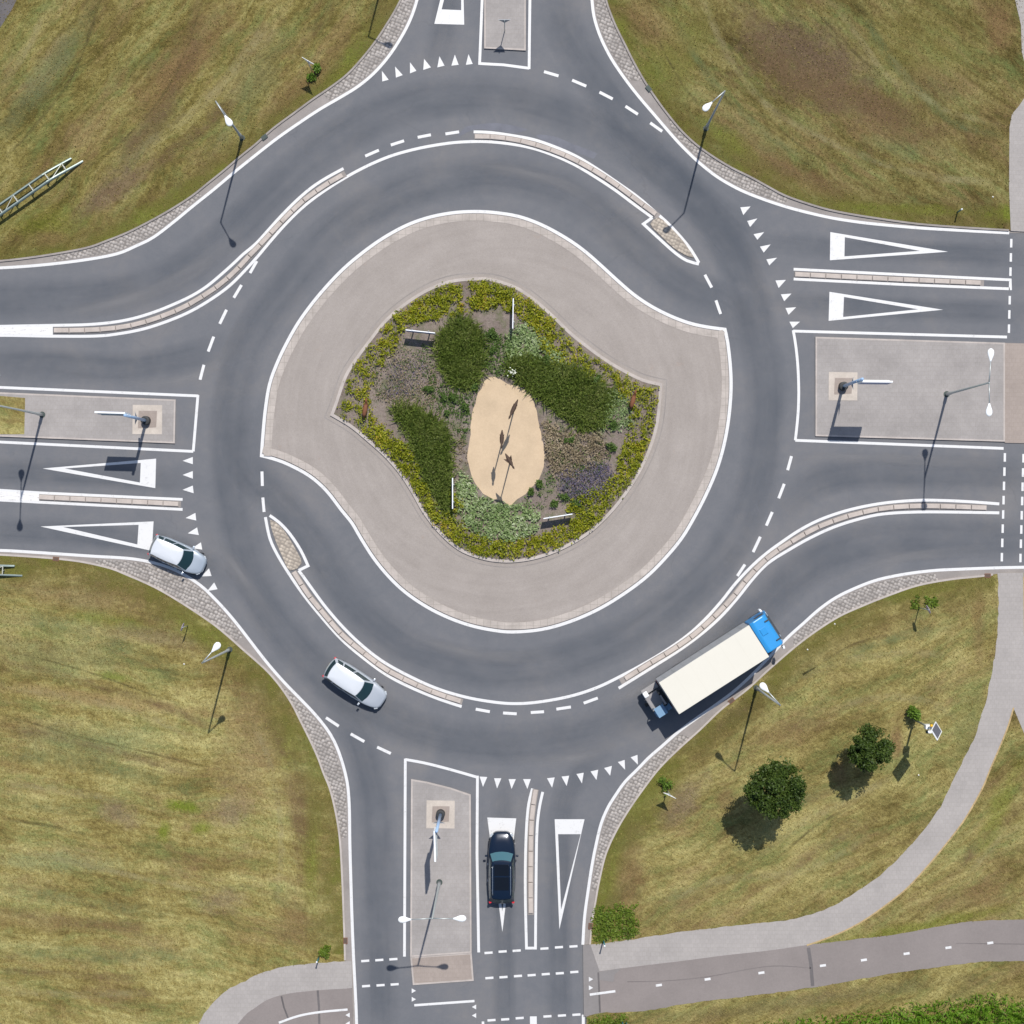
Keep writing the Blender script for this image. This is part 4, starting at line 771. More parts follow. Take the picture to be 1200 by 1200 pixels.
small_sign(220.5, 733, R(-110), 'disc', 2.0, 'small mauve-plated sign next to the south-west street lamp', sz=.3, pmat='mauve_plate')
small_sign(1076.5, 712, R(115), 'disc', 2.8, 'small mauve-plated sign in the tuft on the grass south of the eastern exit', sz=.32, pmat='mauve_plate')
# ---- marker posts
def marker(x, y, label, h=.9, lean=(0, 0), teal=True):
    t = thing('marker_post', label, 'marker post', P(x, y, Z0), rng.uniform(0, 3))
    MB().tube([(0, 0, 0), (lean[0], lean[1], h)], [.055, .045], 8).build('post', 'post_teal' if teal else 'sign_white', t, True)
    MB().tube([(lean[0], lean[1], h), (lean[0]*1.1, lean[1]*1.1, h+.12)], [.06, .06], 8).build('cap', 'sign_white', t, True)
marker(1121.5, 249, 'white-topped marker post in the green strip beside the eastern entry', 1.1)
marker(374, 1121, 'teal marker post at the edge of the south-west footway', 1.3)
marker(707, 1101, 'dark marker post at the tall weeds beside the south-east footway', 1.6)
marker(729, 1196, 'marker post in the weeds below the cycle path at the bottom edge', 1.3)
marker(733.5, 1197, 'second post in the weeds at the bottom edge, right of its twin', 1.3)
# ---- guardrails
def guardrail(pts, gap, label, hmax=.72, end=2.6, sp=1.33, diag=True):
    """pts: plan polyline from the far end to the sunken tip; two beams with spacers"""
    w_ = [P(*p, Z0) for p in pts]; o = w_[-1].copy(); t = thing('guard_rail', label, 'guard rail', o)
    tot = sum((b_-a).length for a, b_ in zip(w_, w_[1:])); d = (w_[-1]-w_[0]).normalized(); n = Vector((-d.y, d.x, 0))
    def at(s_, off=0, extra=0.): # s_ metres back from the tip
        h = hmax*min(1, max(.02, s_/end)); return -d*s_+n*off+Vector((0, 0, h+extra))
    for side in (-1, 1):
        L0 = 0. if side < 0 else .55; prof = [(.01, .155), (.06, .11), (.015, .05), (.015, -.05), (.06, -.11), (.01, -.155)]; vs = []; N = 24
        for i in range(N+1):
            s_ = L0+(tot-L0)*i/N; b0 = at(s_, side*gap/2)
            for (u, z) in prof: vs.append(b0+n*side*(u+.02)+Vector((0, 0, z*min(1, .35+s_/end))))
            for (u, z) in prof[::-1]: vs.append(b0+n*side*(u-.05)+Vector((0, 0, z*min(1, .35+s_/end))))
        k = 12; fs = [(i*k+j, i*k+(j+1) % k, (i+1)*k+(j+1) % k, (i+1)*k+j) for i in range(N) for j in range(k)]
        MB().add(vs, fs).build('beam', 'rail_steel', t)
    i = 0; s_ = 1.3
    while s_ < tot:
        a, b_ = at(s_, -gap/2, .12), at(s_, gap/2, .12); MB().tube([a, b_], .045, 6).build('spacer', 'rail_light', t)
        pz = at(s_); MB().box((pz.x, pz.y, pz.z/2), (.1, .06, pz.z), math.atan2(d.y, d.x)).build('post', 'rail_light', t)
        if diag and i % 3 == 0:
            MB().tube([at(s_, gap/2, .1), at(s_+sp*.8, -gap/2, .1)], .03, 6).build('brace', 'rail_light', t)
        i += 1; s_ += sp
guardrail([(-60, 293), (95, 185)], .56, 'grey-green double guard rail on the north-west grass, its end sloping into the ground')
guardrail([(-90, 664), (27, 669)], .62, 'double guard rail end at the left edge below the western entry', .6, 3.)
# ---- drain covers
for i, (x, y, a, lb) in enumerate([(66, 655, 5, 'rust-brown drain cover in the verge below the western entry'), (405, 1102, 90, 'rust-brown drain cover beside the southern exit lane'), (692, 1085, 95, 'rust-brown drain cover by the tall weeds at the southern entry'),
                               (1157, 674.5, 0, 'rust-brown drain cover in the verge below the eastern exit'), (857, 821, -38, 'rust-brown drain cover in the verge south of the lorry'), (310, 161, -38, 'dark drain cover at the north-west kerb'), (760, 104, 50, 'dark drain cover at the north-east kerb')]):
    t = thing('drain_cover', lb, 'drain cover', P(x, y, .10), -R(a)); MB().box((0, 0, 0), (.44, .3, .03)).build('frame', 'rust_cover' if i < 5 else 'dark_post', t, bevel=.01)
    m = MB()
    for k in range(5): m.box((-.14+k*.07, 0, .018), (.035, .22, .012))
    m.build('grate', 'dark_post', t)
# ---- sign boards in the garden
def board(x, y, ang, L, h0, h1, label):
    t = thing('sign_board', label, 'sign board', P(x, y, .16), -R(ang), 'white boards facing out from the central garden')
    MB().box((0, 0, (h0+h1)/2), (L, .07, h1-h0)).build('panel', 'sign_white', t, bevel=.015)
    MB().box((0, -.04, (h0+h1)/2), (L-.1, .004, h1-h0-.1)).build('panel_face', 'sign_blue', t)
    for s_ in (-.28, .28): MB().tube([(s_*L, .07, 0), (s_*L, .07, h1+.03)], .045, 8).build('post', 'galvanised', t, True)
board(494, 391.5, 6, 2.05, .8, 1.6, 'white sign board at the north-west of the garden, above the bare soil')
board(601.2, 370.5, 91, 2.1, .7, 1.5, 'white sign board at the north edge of the garden, standing end-on')
board(531.3, 578.5, 90, 2.15, .7, 1.5, 'white sign board at the south-west of the garden beside the long grass clump')
board(653.2, 605, -9, 2.05, .5, 1.3, 'white sign board at the south edge of the garden above its dark shadow')
# ---- bird sculptures over the sand
def bird(x, y, ang, h, L, span, dihed, label, kick=0.):
    t = thing('bird_sculpture', label, 'sculpture', P(x, y, .175), 0, 'bird sculptures on poles over the sand')
    MB().tube([(0, 0, 0), (kick, 0, h)], [.05, .035], 8).build('pole', 'bronze_brown', t, True)
    d = Vector((math.cos(R(ang)), -math.sin(R(ang)), 0)); n = Vector((-d.y, d.x, 0)); c = Vector((kick, 0, h+.08))
    m = MB(); m.tube([c+d*(L*u)+Vector((0, 0, z)) for u, z in ((-.55, .0), (-.35, .02), (-.1, 0), (.15, .02), (.32, .08), (.45, .14), (.56, .1))], [.03, .09, .15, .13, .06, .07, .01], 10).build('bird_body', 'bronze_brown', t, True)
    for s_ in (1, -1):
        w0 = [c+d*.12*L, c-d*.0*L+n*s_*span*.6+Vector((0, 0, span*.6*dihed)), c-d*.3*L+n*s_*span+Vector((0, 0, span*dihed)), c-d*.22*L+n*s_*span*.5+Vector((0, 0, span*.5*dihed)), c-d*.2*L]
        vs = w0+[v-Vector((0, 0, .04)) for v in w0]; MB().add(vs, [(0, 1, 2, 3, 4), (9, 8, 7, 6, 5)]+[(i, (i+1) % 5, 5+(i+1) % 5, 5+i) for i in range(5)]).build('wing', 'bronze_brown', t)
bird(601.5, 484, 115, 3.9, 1.35, .15, 1.2, 'brown bird sculpture on a pole at the north end of the sand')
bird(588.5, 518, 92, 4.2, 1.15, .16, 1.2, 'brown bird sculpture on a pole in the middle of the sand')
bird(597.5, 543, 60, 4.6, 1.1, .30, .6, 'brown bird sculpture with spread wings at the south of the sand')
# ---- rusty animal figures
def figure(x, y, ang, label):
    t = thing('steel_figure', label, 'sculpture', P(x, y, .16), -R(ang), 'rusty steel figures in the garden border'); m = MB()
    m.tube([(-.5, 0, .62), (-.3, 0, .70), (0, 0, .72), (.3, 0, .70), (.45, 0, .74), (.55, 0, .98), (.62, 0, 1.05), (.8, 0, .98)], [.08, .15, .17, .15, .11, .08, .09, .03], 10)
    for lx in (-.36, .32):
        for ly in (-.09, .09): m.tube([(lx, ly, .62), (lx+.02, ly, .32), (lx-.02, ly, 0)], [.06, .035, .03], 7)
    m.tube([(-.5, 0, .64), (-.66, 0, .5)], [.04, .015], 6); m.build('animal_figure', 'corten', t, True)
figure(429, 481, -80, 'rust-brown steel animal figure at the west corner of the garden'); figure(740.5, 471, -75, 'rust-brown steel animal figure at the east corner of the garden')
# ---- solar powered warning post
def solar(x, y):
    t = thing('solar_beacon_post', 'post with a tilted solar panel and white box beside the small tree', 'solar post', P(x, y, Z0))
    MB().tube([(0, 0, 0), (0, 0, 6.1)], [.075, .06], 10).build('pole', 'galvanised', t, True)
    # panel: short edge u, long edge v rising to the lower left
    u = Vector((7, -11.3, 0))/S*1.0; v = Vector((-11, -6.5, 0))/S+Vector((0, 0, 1.45)); c = Vector((.0, .0, 6.2)); n = u.cross(v).normalized()
    if n.z < 0: n = -n
    def slab(k, o0, o1, nm, mt):
        vs = [c+n*o+u*a*.5*k+v*b_*.5*k for o in (o0, o1) for a, b_ in ((-1, -1), (1, -1), (1, 1), (-1, 1))]
        MB().add(vs, [(0, 1, 2, 3), (7, 6, 5, 4)]+[(i, (i+1) % 4, 4+(i+1) % 4, 4+i) for i in range(4)]).build(nm, mt, t)
    slab(1, 0, .05, 'panel_frame', 'lamp_white'); slab(.86, .051, .055, 'solar_cells', 'panel_cells')
    MB().tube([(0, 0, 5.9), c], .04, 6).build('bracket', 'galvanised', t)
    MB().box((.02, .0, 3.9), (.42, .30, .62)).build('control_box', 'lamp_white', t, bevel=.03)
    MB().tube([(.16, .12, 4.22), (.16, .12, 4.42)], [.1, .085], 12).build('beacon', 'beacon_yellow', t, True)
    MB().tube([(.05, -.28, 3.8), (.05, -.45, 3.85)], [.16, .16], 14).build('display_hood', 'dark_post', t)
    MB().box((.12, -.34, 4.02), (.24, .18, .05)).build('hood_cover', 'lamp_white', t)
solar(1070.5, 843)
# ---- cars
def car(cx, cy, ang, L, Wd, label, paint, glass, roofm=None, cowl=.16, wind=.0, roofF=.02, roofR=-.40, rearB=-.47, Hh=1.48, belt=.95, hood=.72, rails=False, kind='hatch'):
    t = thing('parked_car' if kind == 'x' else 'car', label, 'car', P(cx, cy, 0), R(ang)); hl, hw = L/2, Wd/2
    def outline(k=1., inset=0., n=64):
        pts = []
        for i in range(n):
            a = 2*math.pi*i/n; ca, sa = math.cos(a), math.sin(a); e = 2/(3.1 if ca > 0 else 4.2)
            x = math.copysign(abs(ca)**e, ca)*(hl-inset)*k; y = math.copysign(abs(sa)**(2/4.6), sa)*(hw-inset)*k
            y *= 1-.10*max(0, (x/hl))**3-.05*max(0, -x/hl)**4; pts.append((x, y))
        return pts
    def ztop(x):
        u = x/hl
        if u > cowl*2: return hood+(belt-hood)*((1-u)/(1-cowl*2))**.65 if u < 1 else hood
        return belt+.03*max(0, -u)
    n = 64; vs = []; rings = []
    for z, ins_ in ((.20, .07), (.32, .0), (.60, -.005)):
        vs += [(x, y, z) for x, y in outline(1, ins_)]
    for ins_, dz in ((.015, -.10), (.06, -.02), (.13, .015)):
        vs += [(x, y, ztop(x)+dz*(1 if ztop(x) > .6 else 1)) for x, y in outline(1, ins_)]
    for k, dz in ((.75, .035), (.45, .05), (.15, .055)):
        vs += [(x*k, y*k, ztop(x*k)+dz) for x, y in outline(1, .13)]
    nr = 9; fs = [(i*n+j, i*n+(j+1) % n, (i+1)*n+(j+1) % n, (i+1)*n+j) for i in range(nr-1) for j in range(n)]
    fs += [tuple(range((nr-1)*n, nr*n)), tuple(range(n))[::-1]]
    MB().add(vs, fs).build('body', paint, t, True)
    # cabin shell: four faces between a belt loop and a roof loop
    bF, bR, tF, tR = cowl*L*1.0, rearB*L, roofF*L, roofR*L; hb, ht = hw-.11, hw-.30; bow = .20
    def F(side, u, v_):
        if side == 0: y = (1-2*u); xb = bF+bow*(1-y*y); xt = tF+bow*.55*(1-y*y); x = xb+(xt-xb)*v_; yy = y*(hb+(ht-hb)*v_)
        elif side == 2: y = (2*u-1); xb = bR-.10*(1-y*y); xt = tR-.08*(1-y*y); x = xb+(xt-xb)*v_; yy = y*(hb+(ht-hb)*v_)
        else:
            a, b_ = (bF, bR) if side == 1 else (bR, bF); ta, tb = (tF, tR) if side == 1 else (tR, tF)
            xb = a+(b_-a)*u; xt = ta+(tb-ta)*u; x = xb+(xt-xb)*v_; q = (hb+(ht-hb)*v_)+.05*math.sin(math.pi*u)*1.; yy = -q if side == 1 else q
        z0_ = ztop(x)-.03 if v_ < .01 else belt; z = (ztop(bF if side == 0 else x)-.02)*(1-v_)+Hh*v_
        return Vector((x, yy, z))
    NU, NV = 10, 5; loopn = 4*NU; vs = []
    for j in range(NV+1):
        for side in range(4):
            for i in range(NU): 
                p = F(side, i/NU, j/NV); vs.append(p)
    fs = [(j*loopn+i, j*loopn+(i+1) % loopn, (j+1)*loopn+(i+1) % loopn, (j+1)*loopn+i) for j in range(NV) for i in range(loopn)]
    MB().add(vs, fs).build('cabin_frame', paint, t, True)
    top = vs[-loopn:]; cxr = sum(p.x for p in top)/loopn; rv = []
    for k, dz in ((1.015, .0), (.93, .03), (.6, .055), (.25, .065)): rv += [Vector(((p.x-cxr)*k+cxr, p.y*k, Hh+dz+.004)) for p in top]
    fs = [(j*loopn+i, j*loopn+(i+1) % loopn, (j+1)*loopn+(i+1) % loopn, (j+1)*loopn+i) for j in range(3) for i in range(loopn)]+[tuple(range(3*loopn, 4*loopn))]
    MB().add(rv, fs).build('roof', roofm or paint, t, True)
    def patch(side, u0, u1, v0, v1, nm, nn=9, gl=None):
        vs = []
        for j in range(5):
            for i in range(nn):
                u = u0+(u1-u0)*i/(nn-1); v_ = v0+(v1-v0)*j/4; p = F(side, u, v_); e = 1e-3
                nrm = (F(side, u+e, v_)-p).cross(F(side, u, v_+e)-p).normalized(); c = Vector((p.x-(bF+bR)/2, p.y, .3))
                if nrm.dot(c) < 0: nrm = -nrm
                vs.append(p+nrm*.012)
        MB().add(vs, [(j*nn+i, j*nn+i+1, (j+1)*nn+i+1, (j+1)*nn+i) for j in range(4) for i in range(nn-1)]).build(nm, gl or 'car_glass', t, True)
    patch(0, .03, .97, .03, .95, 'windscreen', 9, glass); patch(2, .06, .94, .14, .88, 'rear_window')
    for side in (1, 3):
        ab = ((.06, .42), (.46, .76), (.80, .95)) if side == 1 else ((.58, .94), (.24, .54), (.05, .20))
        for a, b_ in ab: patch(side, a, b_, .12, .88, 'side_window')
    for sx in (.31, -.29):
        for sy in (-1, 1):
            m = MB(); x = sx*L*1.0; m.tube([(x, sy*(hw-.30), .32), (x, sy*(hw-.055), .32)], .32, 20); wo = m.build('wheel', 'black_rubber', t)
            MB().tube([(x, sy*(hw-.08), .32), (x, sy*(hw-.05), .32)], .20, 14).build('rim', 'rim', wo)
    for sy in (-1, 1):
        m = MB(); m.box((bF-.12, sy*(hw+.11), belt+.03), (.13, .19, .13), sy*.15).build('wing_mirror', paint, t, bevel=.03)
        MB().box((hl-.25, sy*(hw-.30), hood-.085), (.26, .22, .10), -sy*.75).build('headlight', 'headlamp', t, bevel=.025)
        MB().box((-hl+.13, sy*(hw-.17), belt-.11), (.14, .18, .24), sy*.5).build('tail_light', 'tail_red', t, bevel=.025)
        if rails: MB().tube([(tF-.25, sy*(ht-.05), Hh+.06), (tF-.4, sy*(ht-.04), Hh+.1), (tR+.4, sy*(ht-.04), Hh+.1), (tR+.2, sy*(ht-.05), Hh+.06)], .018, 8).build('roof_rail', 'chrome', t, True)
        for dx in (.05, -.18): MB().box((dx*L, sy*(hw+.006), .78), (.16, .02, .03)).build('door_handle', 'chrome', t)
    MB().box((hl-.035, 0, .42), (.03, .52, .11)).build('number_plate', 'plate_white', t); MB().box((-hl+.01, 0, .6), (.03, .52, .11)).build('number_plate', 'plate_white', t)
    MB().box((hl-.06, 0, .55), (.06, .9, .14)).build('grille', 'black_rubber', t, bevel=.02)
    return t
car(211, 650.5, -24, 4.0, 1.74, 'small silver-blue hatchback waiting at the western give-way line', 'silver_paint_blue', 'car_glass', 'silver_roof', cowl=.235, roofF=.075, roofR=-.415, rearB=-.472)
car(418, 800.5, -33.5, 4.62, 1.80, 'silver estate car driving round the south-west of the ring', 'silver_paint', 'car_glass', 'silver_roof', cowl=.225, roofF=.085, roofR=-.405, rearB=-.47)
ct = car(588, 1014, 90, 5.0, 1.93, 'black-blue estate car with roof rails stopped in the southern entry lane', 'navy_paint', 'navy_glass', cowl=.20, roofF=.105, roofR=-.39, rearB=-.465, Hh=1.55, belt=1.0, hood=.8, rails=True)
m = MB(); m.box((.0, 0, 1.635), (.78, 1.02, .008)).build('sunroof', 'roof_glass', ct); MB().box((-.95, 0, 1.625), (.9, 1.02, .008)).build('rear_sunroof', 'roof_glass', ct)
# ---- lorry
def lorry():
    t = thing('lorry', 'white box lorry with a bright blue cab on the south-east of the ring', 'lorry', P(828.8, 778.6), R(32.6)); hl, hw = 3.62, 1.26
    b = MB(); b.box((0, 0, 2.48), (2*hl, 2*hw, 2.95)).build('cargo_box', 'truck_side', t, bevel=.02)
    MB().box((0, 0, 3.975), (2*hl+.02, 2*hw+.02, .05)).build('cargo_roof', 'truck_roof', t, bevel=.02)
    for x in (-2.4, -1.2, 0, 1.2, 2.4): MB().box((x, 0, 4.0015), (.02, 2*hw-.1, .006)).build('roof_seam', 'seam_cream', t)
    for s_ in (-1, 1):
        MB().box((0, s_*(hw+.012), 3.90), (2*hl, .02, .1)).build('roof_trim', 'galvanised', t); MB().box((0, s_*(hw+.012), 1.06), (2*hl, .02, .12)).build('side_rail', 'truck_frame', t)
        for x in np.linspace(-hl+.5, hl-.5, 9): MB().box((x, s_*(hw+.008), 2.45), (.04, .016, 2.6)).build('side_rib', 'galvanised', t)
        MB().box((.5, s_*1.1, .72), (2.4, .08, .4)).build('side_guard', 'galvanised', t, bevel=.02)
    MB().box((.3, 0, .85), (9.6, .85, .26)).build('chassis', 'truck_frame', t)
    MB().box((-hl-.015, 0, 2.45), (.03, 2.4, 2.8)).build('rear_door', 'truck_side', t, bevel=.01)
    # cab: side profile extruded across, bevelled
    x0, x1 = hl+.12, hl+1.66
    m = MB(); m.prism([(x0, .55), (x1-.02, .55), (x1, 1.25), (x1-.06, 1.9), (x1-.24, 2.78), (x1-.42, 2.98), (x0+.25, 3.12), (x0, 3.0)], 'y', -1.2, 1.2).build('cab', 'truck_blue', t, bevel=.09, seg=3)
    MB().add([(x1-.045, -1.06, 1.85), (x1-.045, 1.06, 1.85), (x1-.215, .98, 2.7), (x1-.215, -.98, 2.7)], [(0, 1, 2, 3)]).build('windscreen', 'car_glass', t)
    m = MB(); m.box((x1-.03, 0, .62), (.18, 2.30, .42)).build('bumper', 'truck_blue', t, bevel=.06)
    MB().box((x1+.02, 0, 1.35), (.05, 1.5, .35)).build('grille', 'truck_frame', t, bevel=.015)
    MB().box((x0+.6, .25, 3.13), (.45, .5, .05)).build('roof_hatch', 'truck_blue', t, bevel=.02)
    for s_ in (-1, 1):
        MB().add([(x0+.55, s_*1.206, 1.85), (x1-.22, s_*1.206, 1.85), (x1-.40, s_*1.206, 2.6), (x0+.55, s_*1.206, 2.6)], [(0, 1, 2, 3)]).build('side_window', 'car_glass', t)
        MB().tube([(x1-.35, s_*1.18, 2.55), (x1-.30, s_*1.42, 2.5)], .02, 6).build('mirror_arm', 'truck_frame', t); MB().box((x1-.32, s_*1.48, 2.2), (.14, .24, .62), s_*.2).build('mirror', 'lamp_white', t, bevel=.03)
        MB().box((x1+.05, s_*.85, .68), (.08, .34, .18)).build('headlight', 'headlamp', t, bevel=.02)
        MB().tube([(x1-.55, s_*.75, 3.06), (x1-.2, s_*.75, 2.98)], .05, 8).build('roof_horn', 'truck_frame', t)
        for x, dbl in ((hl+.95, 0), (-hl+1.75, 1)):
            wo = MB().tube([(x, s_*(.62 if dbl else .86), .5), (x, s_*1.18, .5)], .5, 24).build('wheel', 'black_rubber', t); MB().tube([(x, s_*1.15, .5), (x, s_*1.19, .5)], .27, 16).build('rim', 'rim', wo)
        MB().box((-hl-.02, s_*.95, .95), (.08, .4, .16)).build('tail_light', 'tail_red', t)
    return t
lorry()
def forklift():
    c = P(828.8, 778.6); a = R(32.6); off = Vector((-4.35, 0, 0)); off.rotate(Matrix.Rotation(a, 3, 'Z'))
    t = thing('truck_mounted_forklift', 'small forklift carried on the tail of the white lorry', 'forklift', c+off, a)
    MB().box((-.15, 0, 1.12), (1.0, 1.15, .55)).build('engine_cover', 'forklift_grey', t, bevel=.08)
    for s_ in (-1, 1):
        MB().box((0, s_*.88, .98), (1.25, .42, .32)).build('side_frame', 'forklift_blue' if s_ < 0 else 'forklift_grey', t, bevel=.05)
        wo = MB().tube([(.45, s_*.75, .75), (.45, s_*1.05, .75)], .3, 18).build('wheel', 'black_rubber', t); MB().tube([(.45, s_*1.04, .75), (.45, s_*1.06, .75)], .14, 12).build('rim', 'rim', wo)
        MB().box((.35, s_*.42, 1.9), (.12, .1, 2.0)).build('mast_rail', 'truck_frame', t)
        MB().box((.7, s_*.35, .82), (.9, .12, .05)).build('fork', 'truck_frame', t)
    MB().box((.35, 0, 2.85), (.12, .94, .1)).build('mast_crossbar', 'forklift_grey', t)
    m = MB()
    for y in (-1.0, -.35): m.tube([(-.55, y, 1.1), (-.5, y, 2.15), (.15, y, 2.15), (.25, y, 1.1)], .035, 6)
    m.build('guard_frame', 'forklift_blue', t); MB().box((-.18, -.68, 2.18), (.72, .74, .05)).build('cab_roof', 'forklift_blue', t, bevel=.02)
    MB().box((-.25, -.68, 1.35), (.45, .45, .5)).build('seat', 'black_rubber', t, bevel=.06); MB().box((-.45, .72, 1.32), (.35, .4, .35)).build('tank', 'lamp_white', t, bevel=.08)
    wo = MB().tube([(-.6, -.12, .62), (-.6, .12, .62)], .3, 18).build('wheel', 'black_rubber', t); MB().tube([(-.6, .12, .62), (-.6, .13, .62)], .14, 12).build('rim', 'rim', wo)
forklift()
# ------------------------------------------------------------------ planting
def tree(x, y, label, h0, rad, nleaf, mat='tree_leaf', sz=.13, rz=.85, lumps=34):
    """trunk with limbs; crown of leaf clumps centred h0 metres up"""
    t = thing('tree', label, 'tree', P(x, y, Z0)); m = MB(); m.tube([(0, 0, 0), (.03, .02, h0*.5), (0, .05, h0*1.1)], [rad*.07, rad*.05, rad*.02], 10)
    C = []
    for i in range(lumps):
        a = rng.uniform(0, 2*np.pi); u = rng.uniform(-.75, 1); r_ = math.sqrt(max(0, 1-u*u)); k = rng.uniform(.55, 1.0)
        c = np.array([math.cos(a)*r_*rad*k*1.0, math.sin(a)*r_*rad*k*1.0, h0+u*rad*rz*k]); C.append((c, rad*rng.uniform(.16, .34)))
        if i % 3 == 0: m.tube([(0, 0, h0*.45+.3*u), tuple(c*[.5, .5, 1]-[0, 0, rad*.1]), tuple(c)], [rad*.028, rad*.018, rad*.006], 6)
    m.build('trunk', 'bark', t, True)
    pts = []
    per = nleaf//(lumps+4)
    for c, r_ in C:
        d = rng.normal(size=(per, 3)); d /= np.linalg.norm(d, axis=1)[:, None]; pts.append(c+d*(r_*rng.uniform(.35, 1.08, per)[:, None]))
    d = rng.normal(size=(per*4, 3)); d /= np.linalg.norm(d, axis=1)[:, None]; pts.append(np.array([0, 0, h0])+d*(rad*.6*rng.uniform(.2, 1, per*4)[:, None])*[1, 1, rz])
    sp = []      # twigs that stick out of the outline
    for i in range(lumps):
        a = rng.uniform(0, 2*np.pi); u = rng.uniform(-.3, .8); r_ = math.sqrt(1-u*u); n_ = 26
        k = np.linspace(.75, 1.18, n_)*rng.uniform(.92, 1.06); sp.append(np.stack([math.cos(a)*r_*rad*k, math.sin(a)*r_*rad*k, h0+u*rad*rz*k], 1)+rng.normal(size=(n_, 3))*.06*rad)
    leaves('crown', np.concatenate(pts+sp), sz, mat, t, .35)
    return t
tree(895.5, 908.5, 'larger of the two round dark-green trees on the south-east grass', 5.3, 1.78, 24000, sz=.088, lumps=52)
tree(1005.5, 867.5, 'smaller dark-green tree on the south-east grass, left of the solar post', 4.3, 1.36, 15000, sz=.082, lumps=36)
def bush(x, y, label, rad, h, n, mat='young_leaf', sz=.09, name='bush', z=Z0, flat=.5, grp=None):
    t = thing(name, label, 'bush', P(x, y, z), rng.uniform(0, 6), grp); L = 7 if rad > .3 else 5; pts = []; m = MB()
    for i in range(L):
        a = rng.uniform(0, 6.28); k = rng.uniform(.15, .75) if i else 0; c = np.array([math.cos(a)*rad*k, math.sin(a)*rad*k, h*rng.uniform(.35, .7)])
        m.tube([(0, 0, 0), tuple(c)], [.02+rad*.02, .008], 5)
        d = rng.normal(size=(n//L, 3)); d /= np.linalg.norm(d, axis=1)[:, None]; p = c+d*np.array([rad*.5, rad*.5, h*.4])*rng.uniform(.3, 1.1, n//L)[:, None]; p[:, 2] = np.maximum(p[:, 2], .03); pts.append(p)
    m.build('stem', 'bark', t); leaves('foliage', np.concatenate(pts), sz, mat, t, flat); return t
bush(1067.5, 835, 'small bright-green bush at the foot of the solar post', .55, 1.5, 900)
bush(371.5, 82.5, 'small bright-green bush beside the north-west give-way sign, right of the post', .38, .7, 260)
bush(364.5, 92, 'low bright-green bush below the north-west give-way sign', .42, .5, 240)
bush(781, 917, 'thin green bush above the south-east give-way sign', .62, .8, 200)
bush(1091, 706, 'low green tuft right of the mauve sign on the eastern grass', .55, .2, 200, 'weed_leaf'); bush(1073, 706, 'low green tuft left of the mauve sign on the eastern grass', .5, .2, 130, 'weed_leaf')
bush(381, 1114, 'bright-green tuft of weeds at the south-west footway post', .55, .3, 420, 'weed_leaf')
# tall weeds and the hedge along the bottom edge
def mass(name, outline, n, h, mat, label, cat, sz=.09, seed_edge=6., nb=0, z=Z0, asp=.45):
    X, Y = scatter(outline, n); d = dist_to(outline, X, Y); f_ = .5+.5*np.sin(X*.37+2*np.sin(Y*.23))*np.cos(Y*.33+np.sin(X*.19)); kp = rng.uniform(size=len(X)) < np.clip(d/(seed_edge*1.3), .1, 1)*(.35+.65*f_ if n < 9000 else 1.); X, Y, d = X[kp], Y[kp], d[kp]; hh = h*np.clip(d/seed_edge, .2, 1)*(.55+.45*np.sin(X*.23+np.sin(Y*.31)*2)*np.cos(Y*.27+X*.05))
    C = toW(X, Y, z); C[:, 2] += np.abs(hh)*rng.uniform(.2, 1.0, len(X))+.03
    o = leaves(name, C, sz, mat, None, .45, asp); tag(o, label, cat, None, 'stuff'); return o
mass('tall_weeds', spline([(694, 1066), (703, 1058), (714, 1062), (724, 1055), (738, 1060), (749, 1056), (746, 1072), (752, 1084), (745, 1099), (722, 1102), (698, 1106), (692, 1092)], True), 4600, .45, 'weed_leaf', 'square patch of bright-green tall weeds at the southern entry', 'weeds')
mass('verge_weeds', [(688, 1192), (705, 1188), (722, 1186), (737, 1187), (738, 1215), (688, 1215)], 3000, .5, 'weed_leaf', 'leafy weeds under the cycle path at the bottom edge', 'weeds')
mass('reed_bank', spline([(740, 1214), (800, 1207), (860, 1200), (900, 1195.5), (937, 1191), (987, 1187), (1020, 1182), (1050, 1176), (1090, 1172), (1125, 1168), (1150, 1162), (1175, 1164), (1210, 1167), (1290, 1160), (1290, 1330), (740, 1330)], True), 66000, 1.5, 'reed_leaf', 'bank of bright-green reeds along the bottom right edge', 'reeds', .17, 14, asp=.22)
# ---- central garden
BZ = .16
bd0 = BD
X, Y = scatter(BD, 8800); d = dist_to(BD, X, Y)
gA, gB, gC = ([(540, 370), (556, 383), (567, 400), (568, 425), (561, 447), (546, 458), (528, 450), (514, 430), (511, 405), (522, 387)], [(598, 424), (620, 421), (650, 429), (680, 436), (700, 449), (717, 463), (709, 480), (701, 501), (675, 503), (655, 487), (632, 470), (610, 452), (597, 441)], [(466, 480), (490, 482), (520, 500), (530, 520), (528, 550), (526, 575), (532, 603), (516, 596), (500, 570), (488, 540), (475, 510), (463, 492)])
wd = 30+6*np.sin(X*.05)+4*np.sin(Y*.11); wd = np.where((Y > 600), 22, wd); wd = np.where((X > 735) & (Y < 540), 42, wd)
keep = (d > 3.0) & (d < wd) & ~inside(gA, X, Y) & ~inside(gC, X, Y) & ~inside(gB, X, Y)
sparse = ((X < 455) & (Y > 395) & (Y < 500)) | ((X > 650) & (Y < 520)); keep &= (rng.uniform(size=len(X)) < np.where(sparse, .34, .76))
keep &= ~((np.abs(X-546) < 5) & (Y < 365))
X, Y = X[keep], Y[keep]; n_ = len(X); per = 16
cx = np.repeat(X, per)+rng.normal(size=n_*per)*2.1; cy = np.repeat(Y, per)+rng.normal(size=n_*per)*2.1; hh = np.repeat(rng.uniform(.08, .42, n_), per)*rng.uniform(.3, 1, n_*per)
